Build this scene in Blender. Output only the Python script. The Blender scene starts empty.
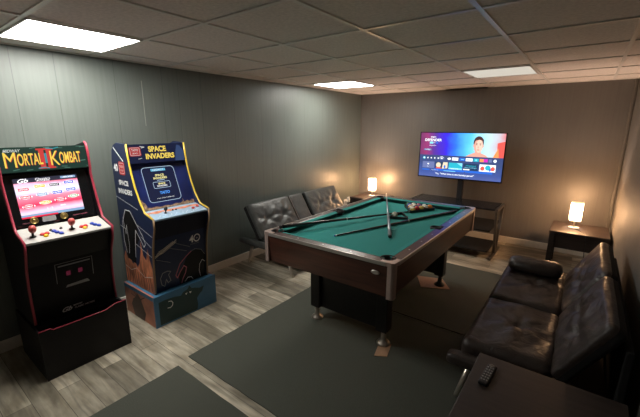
import bpy, bmesh, math, random
from mathutils import Vector, Matrix, noise
random.seed(7)
S = bpy.context.scene
C = S.collection
PI = math.pi

# ------------------------------------------------------------------ camera, world, exposure
W, H = 3.519, 2.124            # room width, ceiling height; back wall at y = 0, left wall at x = 0
YF = -7.0                      # wall behind the camera
pitch, yaw, roll = 0.23154, -0.647456, 0.00295
Fv = Vector((math.sin(yaw)*math.cos(pitch), math.cos(yaw)*math.cos(pitch), -math.sin(pitch)))
Rv = Fv.cross(Vector((0, 0, 1))).normalized(); Uv = Rv.cross(Fv)
R2 = math.cos(roll)*Rv + math.sin(roll)*Uv; U2 = -math.sin(roll)*Rv + math.cos(roll)*Uv
cd = bpy.data.cameras.new('camera'); cam = bpy.data.objects.new('camera', cd); C.objects.link(cam)
cam.matrix_world = Matrix(((R2.x, U2.x, -Fv.x, 3.16831583), (R2.y, U2.y, -Fv.y, -5.35383126), (R2.z, U2.z, -Fv.z, 1.59994646), (0, 0, 0, 1)))
cd.sensor_width = 36; cd.sensor_fit = 'HORIZONTAL'; cd.lens = 36*348.540223/640; cd.clip_start = .02
S.camera = cam
wd = bpy.data.worlds.new('world'); S.world = wd; wd.use_nodes = True
wd.node_tree.nodes['Background'].inputs[0].default_value = (.02, .02, .022, 1)
wd.node_tree.nodes['Background'].inputs[1].default_value = .2
S.view_settings.view_transform = 'Standard'; S.view_settings.look = 'None'
S.view_settings.exposure = 0.28; S.view_settings.gamma = 1; S.view_settings.use_curve_mapping = False
PANEL_NEAR, PANEL_FAR, PANEL_DIM = 27.0, 22.0, .55     # ceiling panels
LAMP = 37.0                                            # bulb power inside each paper shade

# ------------------------------------------------------------------ materials
def new_mat(name):
    m = bpy.data.materials.new(name); m.use_nodes = True
    return m, m.node_tree.nodes, m.node_tree.links, m.node_tree.nodes['Principled BSDF']
def ramp(N, stops):
    r = N.new('ShaderNodeValToRGB'); e = r.color_ramp.elements
    while len(e) < len(stops): e.new(.5)
    for k, (p, c) in zip(e, stops): k.position = p; k.color = (*c, 1)
    return r
def mat(name, col, rough=.5, metal=0, bump=0, scale=40, var=0, stretch=(1, 1, 1), coat=0, spec=.5, rvar=0):
    m, N, L, b = new_mat(name)
    b.inputs['Base Color'].default_value = (*col, 1); b.inputs['Roughness'].default_value = rough
    b.inputs['Metallic'].default_value = metal; b.inputs['Coat Weight'].default_value = coat
    b.inputs['Specular IOR Level'].default_value = spec
    tc = N.new('ShaderNodeTexCoord'); mp = N.new('ShaderNodeMapping'); mp.inputs['Scale'].default_value = stretch
    L.new(tc.outputs['Object'], mp.inputs[0])
    n = N.new('ShaderNodeTexNoise'); n.inputs['Scale'].default_value = scale; n.inputs['Detail'].default_value = 6
    L.new(mp.outputs[0], n.inputs['Vector'])
    v = var if var else .06
    r = ramp(N, [(.3, [max(0, c*(1-v)) for c in col]), (.7, [min(1, c*(1+v)) for c in col])])
    L.new(n.outputs['Fac'], r.inputs[0]); L.new(r.outputs[0], b.inputs['Base Color'])
    if bump:
        bp = N.new('ShaderNodeBump'); bp.inputs['Strength'].default_value = bump; bp.inputs['Distance'].default_value = .004
        L.new(n.outputs['Fac'], bp.inputs['Height']); L.new(bp.outputs[0], b.inputs['Normal'])
    if rvar:
        mr = N.new('ShaderNodeMapRange'); mr.inputs['To Min'].default_value = rough-rvar; mr.inputs['To Max'].default_value = rough+rvar
        L.new(n.outputs['Fac'], mr.inputs[0]); L.new(mr.outputs[0], b.inputs['Roughness'])
    return m
def emit(name, col, strength):
    m, N, L, b = new_mat(name)
    b.inputs['Base Color'].default_value = (0, 0, 0, 1); b.inputs['Specular IOR Level'].default_value = .2
    b.inputs['Emission Color'].default_value = (*col, 1); b.inputs['Emission Strength'].default_value = strength
    return m
def wood(name, c1, c2, axis='X', rough=.35, scale=1.0, coat=.2):
    m, N, L, b = new_mat(name)
    tc = N.new('ShaderNodeTexCoord'); mp = N.new('ShaderNodeMapping')
    st = {'X': (1.5, 22, 22), 'Y': (22, 1.5, 22), 'Z': (22, 22, 1.5)}[axis]
    mp.inputs['Scale'].default_value = [s*scale for s in st]
    L.new(tc.outputs['Object'], mp.inputs[0])
    n = N.new('ShaderNodeTexNoise'); n.inputs['Scale'].default_value = 2; n.inputs['Detail'].default_value = 8; n.inputs['Distortion'].default_value = .6
    L.new(mp.outputs[0], n.inputs['Vector'])
    r = ramp(N, [(.3, c1), (.72, c2)]); L.new(n.outputs['Fac'], r.inputs[0]); L.new(r.outputs[0], b.inputs['Base Color'])
    b.inputs['Roughness'].default_value = rough; b.inputs['Coat Weight'].default_value = coat; b.inputs['Coat Roughness'].default_value = .15
    return m
def wall_mat(name, axis, tint=(.075, .08, .077), rough=.42, gd=.5, bump=.35):
    # painted wood panelling: vertical grooves at uneven spacings
    m, N, L, b = new_mat(name)
    tc = N.new('ShaderNodeTexCoord'); sp = N.new('ShaderNodeSeparateXYZ'); L.new(tc.outputs['Object'], sp.inputs[0])
    def M(op, a, bb=None):
        k = N.new('ShaderNodeMath'); k.operation = op
        for i, v in enumerate((a, bb)):
            if v is None: continue
            if isinstance(v, (int, float)): k.inputs[i].default_value = v
            else: L.new(v, k.inputs[i])
        return k.outputs[0]
    u = sp.outputs[axis]
    def groove(per, off, w):
        f = M('FRACT', M('DIVIDE', M('ADD', u, off+50*per), per))
        return M('LESS_THAN', M('ABSOLUTE', M('SUBTRACT', f, .5)), w/per)
    g = M('MAXIMUM', groove(.4064, .10, .0022), groove(1.2192, .35, .0022))
    n = N.new('ShaderNodeTexNoise'); n.inputs['Scale'].default_value = 3; n.inputs['Detail'].default_value = 8
    mp = N.new('ShaderNodeMapping'); mp.inputs['Scale'].default_value = (14, 14, .7); L.new(tc.outputs['Object'], mp.inputs[0]); L.new(mp.outputs[0], n.inputs['Vector'])
    n2 = N.new('ShaderNodeTexNoise'); n2.inputs['Scale'].default_value = 1.3; n2.inputs['Detail'].default_value = 3; L.new(tc.outputs['Object'], n2.inputs['Vector'])
    mix = M('ADD', M('MULTIPLY', n.outputs['Fac'], .5), M('MULTIPLY', n2.outputs['Fac'], .5))
    r = ramp(N, [(.3, [c*.86 for c in tint]), (.7, [c*1.14 for c in tint])]); L.new(mix, r.inputs[0])
    mc = N.new('ShaderNodeMixRGB'); mc.inputs[2].default_value = (*[c*gd for c in tint], 1)
    L.new(g, mc.inputs[0]); L.new(r.outputs[0], mc.inputs[1]); L.new(mc.outputs[0], b.inputs['Base Color'])
    h = M('SUBTRACT', M('MULTIPLY', n.outputs['Fac'], .5), g)
    bp = N.new('ShaderNodeBump'); bp.inputs['Strength'].default_value = bump; bp.inputs['Distance'].default_value = .004
    L.new(h, bp.inputs['Height']); L.new(bp.outputs[0], b.inputs['Normal'])
    b.inputs['Roughness'].default_value = rough
    return m
def floor_mat():
    m, N, L, b = new_mat('laminate_planks')
    tc = N.new('ShaderNodeTexCoord')
    br = N.new('ShaderNodeTexBrick'); br.inputs['Scale'].default_value = 1; br.inputs['Brick Width'].default_value = 1.22; br.inputs['Row Height'].default_value = .128
    br.inputs['Mortar Size'].default_value = .0016; br.inputs['Mortar Smooth'].default_value = .3; br.inputs['Bias'].default_value = 0; br.offset = .37
    br.inputs['Color1'].default_value = (.70, .63, .51, 1); br.inputs['Color2'].default_value = (.27, .24, .185, 1); br.inputs['Mortar'].default_value = (.07, .06, .048, 1)
    L.new(tc.outputs['Object'], br.inputs['Vector'])
    mp = N.new('ShaderNodeMapping'); mp.inputs['Scale'].default_value = (1.6, 16, 1); L.new(tc.outputs['Object'], mp.inputs[0])
    n = N.new('ShaderNodeTexNoise'); n.inputs['Scale'].default_value = 1.6; n.inputs['Detail'].default_value = 9; n.inputs['Distortion'].default_value = 1.0; L.new(mp.outputs[0], n.inputs['Vector'])
    r = ramp(N, [(.28, (.45, .44, .42)), (.5, (.8, .79, .77)), (.75, (1.15, 1.13, 1.08))]); L.new(n.outputs['Fac'], r.inputs[0])
    mp2 = N.new('ShaderNodeMapping'); mp2.inputs['Scale'].default_value = (2.2, 6, 1); L.new(tc.outputs['Object'], mp2.inputs[0])
    n2 = N.new('ShaderNodeTexNoise'); n2.inputs['Scale'].default_value = 2.2; n2.inputs['Detail'].default_value = 4; L.new(mp2.outputs[0], n2.inputs['Vector'])
    r2 = ramp(N, [(.35, (.62, .6, .56)), (.6, (1, 1, 1))]); L.new(n2.outputs['Fac'], r2.inputs[0])
    mx = N.new('ShaderNodeMixRGB'); mx.blend_type = 'MULTIPLY'; mx.inputs[0].default_value = 1; L.new(br.outputs[0], mx.inputs[1]); L.new(r.outputs[0], mx.inputs[2])
    my = N.new('ShaderNodeMixRGB'); my.blend_type = 'MULTIPLY'; my.inputs[0].default_value = 1; L.new(mx.outputs[0], my.inputs[1]); L.new(r2.outputs[0], my.inputs[2])
    L.new(my.outputs[0], b.inputs['Base Color']); b.inputs['Roughness'].default_value = .42
    bp = N.new('ShaderNodeBump'); bp.inputs['Strength'].default_value = .15; bp.inputs['Distance'].default_value = .002; L.new(n.outputs['Fac'], bp.inputs['Height']); L.new(bp.outputs[0], b.inputs['Normal'])
    return m
def leather_mat(name, col):
    m, N, L, b = new_mat(name)
    tc = N.new('ShaderNodeTexCoord')
    v = N.new('ShaderNodeTexVoronoi'); v.inputs['Scale'].default_value = 170; L.new(tc.outputs['Object'], v.inputs['Vector'])
    n = N.new('ShaderNodeTexNoise'); n.inputs['Scale'].default_value = 11; n.inputs['Detail'].default_value = 4; n.inputs['Distortion'].default_value = 1.5; L.new(tc.outputs['Object'], n.inputs['Vector'])
    b1 = N.new('ShaderNodeBump'); b1.inputs['Strength'].default_value = .35; b1.inputs['Distance'].default_value = .018; L.new(n.outputs['Fac'], b1.inputs['Height'])
    b2 = N.new('ShaderNodeBump'); b2.inputs['Strength'].default_value = .12; b2.inputs['Distance'].default_value = .001; L.new(v.outputs['Distance'], b2.inputs['Height']); L.new(b1.outputs[0], b2.inputs['Normal'])
    L.new(b2.outputs[0], b.inputs['Normal'])
    r = ramp(N, [(.3, [c*.8 for c in col]), (.7, [c*1.2 for c in col])]); L.new(n.outputs['Fac'], r.inputs[0]); L.new(r.outputs[0], b.inputs['Base Color'])
    b.inputs['Roughness'].default_value = .42
    return m
def grad_emit(name, axis, lo, hi, stops, strength):
    m, N, L, b = new_mat(name)
    tc = N.new('ShaderNodeTexCoord'); sp = N.new('ShaderNodeSeparateXYZ'); L.new(tc.outputs['Object'], sp.inputs[0])
    n = N.new('ShaderNodeTexNoise'); n.inputs['Scale'].default_value = 6; n.inputs['Detail'].default_value = 3; L.new(tc.outputs['Object'], n.inputs['Vector'])
    mr = N.new('ShaderNodeMapRange'); mr.inputs['From Min'].default_value = lo; mr.inputs['From Max'].default_value = hi; L.new(sp.outputs[axis], mr.inputs[0])
    k = N.new('ShaderNodeMath'); k.operation = 'MULTIPLY_ADD'; k.inputs[1].default_value = .16; L.new(n.outputs['Fac'], k.inputs[0])
    s = N.new('ShaderNodeMath'); s.operation = 'SUBTRACT'; s.inputs[1].default_value = .08; L.new(mr.outputs[0], s.inputs[0]); L.new(s.outputs[0], k.inputs[2])
    r = ramp(N, stops); L.new(k.outputs[0], r.inputs[0]); L.new(r.outputs[0], b.inputs['Emission Color'])
    b.inputs['Base Color'].default_value = (.01, .01, .01, 1); b.inputs['Roughness'].default_value = .2
    b.inputs['Emission Strength'].default_value = strength
    return m

M = {}
M['wall_l'] = wall_mat('grey_panelling_left', 1, (.135, .152, .138), gd=.62); M['wall_b'] = wall_mat('grey_panelling_back', 0, (.145, .134, .122), gd=.88); M['wall_r'] = wall_mat('grey_panelling_right', 1, (.145, .134, .122), rough=.62, gd=.8, bump=1.0)
M['floor'] = floor_mat()
M['tile'] = mat('ceiling_tile', (.84, .765, .72), .95, bump=.6, scale=55, var=.10)
M['tbar'] = mat('ceiling_bar_paint', (.82, .78, .74), .34, var=.03)
M['base'] = mat('baseboard_paint', (.80, .75, .66), .5, var=.05)
M['trim'] = mat('corner_trim', (.13, .12, .105), .5)
M['crack'] = mat('bare_joint', (.30, .31, .28), .7)
M['dark'] = mat('dark_gap', (.01, .01, .01), .9)
M['panel'] = emit('light_panel_near', (1, .985, .92), PANEL_NEAR)
M['panelf'] = emit('light_panel_far', (1, .975, .90), PANEL_FAR)
M['paneld'] = emit('light_panel_dim', (1, .92, .78), PANEL_DIM)
M['rug'] = mat('dark_green_grey_rug', (.074, .078, .062), .97, bump=.8, scale=260, var=.25)
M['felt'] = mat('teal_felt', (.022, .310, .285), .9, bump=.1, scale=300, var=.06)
M['felt_shaded'] = mat('cushion_felt_shaded', (.006, .055, .05), .9)  # teal felt darkened: shade on the cushion faces put into the colour
M['pwood'] = wood('pool_cherry_laminate', (.035, .010, .006), (.085, .027, .015), 'X', .36)
M['pwoody'] = wood('pool_cherry_laminate_side', (.035, .010, .006), (.085, .027, .015), 'Y', .36)
M['rail'] = wood('pool_rail_laminate', (.05, .020, .016), (.10, .045, .035), 'Y', .28)
M['railx'] = wood('pool_rail_laminate_end', (.05, .020, .016), (.10, .045, .035), 'X', .28)
M['chrome'] = mat('chrome', (.62, .56, .48), .30, .85)
M['silver'] = mat('silver_trim', (.55, .52, .48), .35, .8)
M['corner'] = mat('corner_cap_metal', (.62, .48, .43), .38, .65)
M['blk'] = mat('black_plastic', (.012, .012, .013), .4)
M['blkg'] = mat('black_gloss', (.008, .008, .009), .12, coat=.3)
M['legp'] = mat('black_leg_laminate', (.014, .010, .009), .42)
M['pocket'] = mat('pocket_rubber', (.008, .008, .008), .6)
M['white'] = mat('white_plastic', (.72, .70, .66), .4)
M['leather'] = leather_mat('black_leather', (.034, .025, .021))
M['leather_g'] = leather_mat('charcoal_leather', (.058, .060, .057))
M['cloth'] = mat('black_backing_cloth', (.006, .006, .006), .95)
M['stitch'] = mat('piping_grey', (.20, .16, .14), .6)
M['tabletop'] = wood('dark_walnut_table', (.022, .015, .013), (.040, .028, .024), 'X', .5, coat=0)
M['shelf'] = mat('black_glass_shelf', (.014, .014, .015), .25)
M['frame'] = mat('grey_metal_frame', (.16, .145, .13), .38, .7)
M['tan'] = mat('pine_scrap', (.42, .25, .15), .7, var=.15, scale=12)
def shade_mat():
    m, N, L, b = new_mat('paper_lamp_shade'); N.remove(b); out = [n for n in N if n.type == 'OUTPUT_MATERIAL'][0]
    tr = N.new('ShaderNodeBsdfTransparent'); tr.inputs[0].default_value = (1, .80, .55, 1)
    tl = N.new('ShaderNodeBsdfTranslucent'); tl.inputs[0].default_value = (.9, .74, .5, 1)
    e = N.new('ShaderNodeEmission'); e.inputs[0].default_value = (1, .70, .40, 1); e.inputs[1].default_value = .9
    mx = N.new('ShaderNodeMixShader'); mx.inputs[0].default_value = .68; ad = N.new('ShaderNodeAddShader')
    L.new(tr.outputs[0], mx.inputs[1]); L.new(tl.outputs[0], mx.inputs[2]); L.new(mx.outputs[0], ad.inputs[0]); L.new(e.outputs[0], ad.inputs[1]); L.new(ad.outputs[0], out.inputs[0])
    return m
M['shade'] = shade_mat()
M['bulb'] = emit('bulb_glow', (1, .75, .5), 12)
M['lbase'] = mat('lamp_base_cream', (.55, .47, .36), .4)
M['cue_b'] = mat('black_cue_lacquer', (.012, .012, .013), .25, coat=.4)
M['cue_g'] = mat('slate_blue_cue_lacquer', (.22, .28, .32), .3, coat=.3, var=.2)
M['mk_red'] = mat('red_edge_moulding', (.42, .045, .075), .35)
M['mk_blk'] = mat('black_cabinet_board', (.007, .006, .007), .5, spec=.3)
M['si_navy'] = mat('navy_cabinet_print', (.016, .026, .075), .4)
M['si_yel'] = mat('yellow_edge_moulding', (.80, .55, .06), .35)
M['si_brn'] = mat('tan_board_edge', (.30, .19, .10), .5)
M['si_front'] = mat('midnight_front_print', (.010, .011, .026), .4)
M['red'] = mat('red_plastic', (.55, .03, .03), .3)
M['jred'] = mat('coral_red_ball', (.62, .10, .09), .3)
M['blue'] = mat('blue_plastic', (.02, .06, .40), .3)
M['yellow'] = mat('yellow_plastic', (.75, .50, .02), .3)
M['deck_w'] = mat('pale_grey_deck_print', (.46, .45, .42), .4, var=.05)
M['deck_b'] = mat('pale_blue_deck_print', (.30, .42, .55), .4, var=.15, scale=14)
M['orange'] = mat('canyon_orange_print', (.62, .22, .11), .45, var=.55, scale=22, stretch=(1, 1, .35))
M['riser_b'] = mat('steel_blue_riser_print', (.045, .16, .29), .4, var=.12, scale=8)
M['riser_o'] = mat('rust_riser_print', (.42, .15, .09), .45, var=.3, scale=9)
M['dkteal'] = mat('dark_teal_print', (.012, .045, .045), .45)
M['w_print'] = mat('white_print', (.95, .95, .93), .5)
M['g_print'] = mat('grey_print', (.34, .34, .34), .5)
M['pink_print'] = mat('rose_print', (.60, .16, .22), .5)
M['olive'] = mat('marquee_green_print', (.035, .065, .052), .4, var=.4, scale=16)
M['coin'] = emit('coin_slot_red', (.45, .05, .12), .12)
M['brass'] = mat('brass_ring', (.35, .24, .08), .35, .8)

# ------------------------------------------------------------------ mesh helpers
def bm_new(): return bmesh.new()
def join(dst, src, mi=None):
    if mi is not None:
        for f in src.faces: f.material_index = mi
    me = bpy.data.meshes.new('t'); src.to_mesh(me); src.free(); dst.from_mesh(me); bpy.data.meshes.remove(me)
    return dst
def box(bm, a, b, bevel=0, mi=0, seg=2, mx=None):
    t = bmesh.new(); bmesh.ops.create_cube(t, size=1)
    sx, sy, sz = [abs(b[i]-a[i]) for i in range(3)]; c = [(a[i]+b[i])/2 for i in range(3)]
    for v in t.verts: v.co = Vector((v.co.x*sx+c[0], v.co.y*sy+c[1], v.co.z*sz+c[2]))
    if bevel: bmesh.ops.bevel(t, geom=t.edges[:], offset=min(bevel, .45*min(sx, sy, sz)), segments=seg, affect='EDGES', profile=.5)
    if mx: t.transform(mx)
    return join(bm, t, mi)
def tube(bm, pts, r, n=12, mi=0, caps=True):
    pts = [Vector(p) for p in pts]; rs = r if isinstance(r, (list, tuple)) else [r]*len(pts)
    t = bmesh.new(); rings = []; prev = None
    for i, p in enumerate(pts):
        d = (pts[min(i+1, len(pts)-1)]-pts[max(i-1, 0)]).normalized()
        if prev is None: a = d.orthogonal().normalized()
        else: a = (prev-d*prev.dot(d)).normalized()
        prev = a; b_ = d.cross(a)
        rings.append([t.verts.new(p+(a*math.cos(2*PI*k/n)+b_*math.sin(2*PI*k/n))*rs[i]) for k in range(n)])
    for i in range(len(rings)-1):
        for k in range(n): t.faces.new((rings[i][k], rings[i][(k+1) % n], rings[i+1][(k+1) % n], rings[i+1][k]))
    if caps: t.faces.new(rings[0][::-1]); t.faces.new(rings[-1])
    for f in t.faces: f.smooth = len(f.verts) == 4
    return join(bm, t, mi)
def lathe(bm, prof, c=(0, 0, 0), n=24, mi=0, mx=None, caps=True):
    t = bmesh.new(); rings = []
    for r, z in prof: rings.append([t.verts.new((r*math.cos(2*PI*k/n), r*math.sin(2*PI*k/n), z)) for k in range(n)])
    for i in range(len(rings)-1):
        for k in range(n):
            f = t.faces.new((rings[i][k], rings[i][(k+1) % n], rings[i+1][(k+1) % n], rings[i+1][k])); f.smooth = True
    if caps: t.faces.new(rings[0][::-1]); t.faces.new(rings[-1])
    if mx: t.transform(mx)
    bmesh.ops.translate(t, verts=t.verts[:], vec=c)
    return join(bm, t, mi)
def prism(bm, pts2, f3, h, bevel=0, mi=0):
    """polygon pts2 mapped by f3(u, v, w) with w in 0..h"""
    t = bmesh.new()
    a = [t.verts.new(f3(u, v, 0)) for u, v in pts2]; b_ = [t.verts.new(f3(u, v, h)) for u, v in pts2]
    t.faces.new(a[::-1]); t.faces.new(b_); n = len(a)
    for i in range(n): t.faces.new((a[i], a[(i+1) % n], b_[(i+1) % n], b_[i]))
    bmesh.ops.recalc_face_normals(t, faces=t.faces[:])
    if bevel: bmesh.ops.bevel(t, geom=t.edges[:], offset=bevel, segments=2, affect='EDGES')
    return join(bm, t, mi)
def sphere(bm, c, r, mi=0, sc=(1, 1, 1)):
    t = bmesh.new(); bmesh.ops.create_uvsphere(t, u_segments=20, v_segments=12, radius=r)
    for v in t.verts: v.co = Vector((v.co.x*sc[0]+c[0], v.co.y*sc[1]+c[1], v.co.z*sc[2]+c[2]))
    for f in t.faces: f.smooth = True
    return join(bm, t, mi)
def cushion(bm, sx, sy, sz, r, mx, tufts=(), bulge=.02, nx=26, ny=34, seed=0, wr=.004, depth=.03, back=False):
    """soft rounded slab centred on the origin, top at +z, with button tufts and creases"""
    t = bmesh.new(); bmesh.ops.create_cube(t, size=1)
    bmesh.ops.subdivide_edges(t, edges=t.edges[:], cuts=24, use_grid_fill=True)
    for v in t.verts:
        u, w, z = v.co.x*2, v.co.y*2, v.co.z*2
        p = Vector((u*sx/2, w*sy/2, z*sz/2)); q = Vector((max(-sx/2+r, min(sx/2-r, p.x)), max(-sy/2+r, min(sy/2-r, p.y)), max(-sz/2+r, min(sz/2-r, p.z))))
        d = p-q
        if d.length > 1e-6: p = q+d.normalized()*r*min(1, d.length/r if (abs(d.x) > 0)+(abs(d.y) > 0)+(abs(d.z) > 0) == 1 else 1)
        if z > 0:
            k = (1-u*u)*(1-w*w)
            p.z += bulge*max(0, k)**.5*z
            for tx, ty in tufts:
                dx, dy = p.x-tx, p.y-ty; dd = math.hypot(dx, dy)
                p.z -= depth*math.exp(-(dd/.045)**2)*z
                an = math.atan2(dy, dx)
                p.z += .007*math.cos(an*7+seed+tx*9)*math.exp(-((dd-.09)/.07)**2)*z
            nn = noise.noise(Vector((p.x*7+seed, p.y*7, seed*2.3)))
            p.z += wr*nn*2*z*min(1, 3*max(0, k))
        p += Vector((1, 1, 0))*0.003*noise.noise(Vector((p.x*9, p.y*9, p.z*9+seed)))
        v.co = p
    for f in t.faces:
        f.smooth = True
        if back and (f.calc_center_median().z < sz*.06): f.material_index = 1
    t.transform(mx)
    return join(bm, t)
def obj(name, bm, mats, parent=None, label=None, world=None):
    me = bpy.data.meshes.new(name)
    bmesh.ops.recalc_face_normals(bm, faces=bm.faces[:]) if len(bm.faces) < 3000 and not name.startswith('_') else None
    bm.to_mesh(me); bm.free()
    if world is not None: me.transform(Matrix.Translation(-Vector(world)))
    for m in (mats if isinstance(mats, (list, tuple)) else [mats]): me.materials.append(m)
    o = bpy.data.objects.new(name, me); C.objects.link(o)
    if parent: o.parent = parent
    if label: o['label'] = label
    return o
def flat(name, bm, mats, parent=None, label=None):      # decals: keep winding as made
    me = bpy.data.meshes.new(name); bm.to_mesh(me); bm.free()
    for m in (mats if isinstance(mats, (list, tuple)) else [mats]): me.materials.append(m)
    o = bpy.data.objects.new(name, me); C.objects.link(o); o.parent = parent
    if label: o['label'] = label
    return o
def thing(name, label, cat, loc=(0, 0, 0), rz=0, group=None):
    o = bpy.data.objects.new(name, None); o.empty_display_size = .1; C.objects.link(o); o.location = loc; o.rotation_euler = (0, 0, rz)
    o['label'] = label; o['category'] = cat
    if group: o['group'] = group
    return o
def tag(o, label, cat, group=None, loc=None):
    o['label'] = label; o['category'] = cat
    if group: o['group'] = group
    if loc is not None: o.location = loc
    return o
def struct(name, bm, m): o = obj(name, bm, m); o['kind'] = 'structure'; return o
def copy_tree(o, parent=None):
    c = o.copy(); C.objects.link(c)
    if parent: c.parent = parent
    for ch in list(o.children): copy_tree(ch, c)
    return c
class Plane:
    """a local drawing plane: origin, u axis, v axis; n = outward"""
    def __init__(s, o, u, v, lift=.0012):
        s.o = Vector(o); s.u = Vector(u).normalized(); s.v = Vector(v).normalized(); s.n = s.u.cross(s.v); s.l = lift; s.vs = 1; s.k = 1
    def p(s, u, v, w=0): return s.o+s.u*(u*s.k)+s.v*(v*s.vs*s.k)+s.n*(s.l+w)
    def poly(s, bm, pts, mi=0, w=0):
        f = bm.faces.new([bm.verts.new(s.p(a, b, w)) for a, b in pts]); f.material_index = mi; return f
    def rect(s, bm, a, b, c, d, mi=0, w=0): return s.poly(bm, [(a, b), (c, b), (c, d), (a, d)], mi, w)
    def ell(s, bm, cx, cy, rx, ry, mi=0, w=0, n=24): return s.poly(bm, [(cx+rx*math.cos(2*PI*k/n), cy+ry*math.sin(2*PI*k/n)) for k in range(n)], mi, w)
    def line(s, bm, pts, wd, mi=0, w=0, closed=False):
        pts = [Vector(p) for p in pts]
        if closed: pts = pts+[pts[0]]
        for a, b in zip(pts, pts[1:]):
            d = (b-a)
            if d.length < 1e-6: continue
            n = Vector((-d.y, d.x)).normalized()*wd/2; e = d.normalized()*wd*.3
            s.poly(bm, [(a-e+n).to_tuple(), (a-e-n).to_tuple(), (b+e-n).to_tuple(), (b+e+n).to_tuple()][::-1][::-1], mi, w)
    def text(s, bm, txt, cx, cy, width, height, mi=0, w=0, shear=0, bold=0):
        cu = bpy.data.curves.new('t', 'FONT'); cu.body = txt; cu.size = 1; cu.shear = shear; cu.offset = bold; cu.align_x = 'LEFT'
        o = bpy.data.objects.new('t', cu); C.objects.link(o)
        dg = bpy.context.evaluated_depsgraph_get(); me = bpy.data.meshes.new_from_object(o.evaluated_get(dg))
        xs = [v.co.x for v in me.vertices]; ys = [v.co.y for v in me.vertices]
        if xs:
            x0, x1, y0, y1 = min(xs), max(xs), min(ys), max(ys)
            vs = [bm.verts.new(s.p(cx+((v.co.x-x0)/(x1-x0)-.5)*width, cy+((v.co.y-y0)/max(1e-6, y1-y0)-.5)*height, w)) for v in me.vertices]
            for p in me.polygons:
                try: f = bm.faces.new([vs[i] for i in p.vertices]); f.material_index = mi
                except ValueError: pass
        bpy.data.objects.remove(o); bpy.data.curves.remove(cu); bpy.data.meshes.remove(me)
def rrect(a, b, c, d, r, n=5):
    out = []
    for cx, cy, s in ((c-r, d-r, 0), (a+r, d-r, 90), (a+r, b+r, 180), (c-r, b+r, 270)):
        out += [(cx+r*math.cos(math.radians(s+90*k/n)), cy+r*math.sin(math.radians(s+90*k/n))) for k in range(n+1)]
    return out

# ------------------------------------------------------------------ the room
b = bm_new(); box(b, (-.1, YF-.1, -.1), (W+.1, .1, 0)); struct('floor', b, M['floor'])
b = bm_new(); box(b, (-.1, YF, 0), (0, 0, H+.1)); struct('wall_left', b, M['wall_l'])
b = bm_new(); box(b, (W, YF, 0), (W+.1, 0, H+.1)); struct('wall_right', b, M['wall_r'])
b = bm_new(); box(b, (-.1, 0, 0), (W+.1, .1, H+.1)); struct('wall_back', b, M['wall_b'])
b = bm_new(); box(b, (-.1, YF-.1, 0), (W+.1, YF, H+.1)); struct('wall_front', b, M['wall_b'])
b = bm_new(); box(b, (0, YF, H+.006), (W, 0, H+.1)); struct('ceiling', b, M['tile'])
GX, GY, GS = .250, .143, .6096
b = bm_new()
xs = [GX+GS*i for i in range(6)]; ys = [GY-GS*j for j in range(1, 12)]
for x in xs: box(b, (x-.012, YF, H-.002), (x+.012, 0, H+.007))
for y in ys: box(b, (0, y-.012, H-.0015), (W, y+.012, H+.0072))
box(b, (0, YF, H-.003), (.02, 0, H+.006)); box(b, (W-.02, YF, H-.003), (W, 0, H+.006)); box(b, (0, -.02, H-.003), (W, 0, H+.006))
struct('trim_1', b, M['tbar'])
for nm, a, c in (('baseboard_left', (0, YF, 0), (.012, 0, .09)), ('baseboard_back', (.012, -.012, 0), (W-.012, 0, .09))):
    b = bm_new(); box(b, a, c, .003); struct(nm, b, M['base'])
b = bm_new(); box(b, (W-.035, -.035, .09), (W, 0, H-.004), .012); struct('trim_2', b, M['trim'])
b = bm_new(); box(b, (0, -.02, .09), (.02, 0, H-.004), .008); struct('trim_3', b, M['trim'])
b = bm_new(); box(b, (1.42, -.05, H-.012), (1.98, -.001, H-.004)); struct('trim_4', b, M['dark'])

b = bm_new(); box(b, (0, -3.744, 1.60), (.003, -3.740, 1.98)); struct('trim_5', b, M['crack'])
def ceiling_light(i, j, m, label):
    x0, y0 = GX+GS*i+.012, GY+GS*j+.012; x1, y1 = x0+GS-.024, y0+GS-.024
    t = thing('ceiling_light', label, 'ceiling light', ((x0+x1)/2, (y0+y1)/2, H-.004), group='square ceiling light panels')
    lx, ly = (x1-x0)/2, (y1-y0)/2
    b = bm_new()
    for a, c in (((-lx, -ly), (-lx+.012, ly)), ((lx-.012, -ly), (lx, ly)), ((-lx, -ly), (lx, -ly+.012)), ((-lx, ly-.012), (lx, ly))):
        box(b, (a[0], a[1], -.003), (c[0], c[1], .007))
    obj('frame', b, M['tbar'], t)
    b = bm_new(); box(b, (-lx+.010, -ly+.010, -.001), (lx-.010, ly-.010, .006)); obj('diffuser', b, m, t)
ceiling_light(0, -8, M['panel'], 'bright square ceiling light panel above the two arcade machines, nearest the viewer')
ceiling_light(0, -3, M['panelf'], 'bright square ceiling light panel beside the left wall near the back corner')
ceiling_light(3, -3, M['paneld'], 'dim yellowish square ceiling light panel in front of the television')

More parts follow.
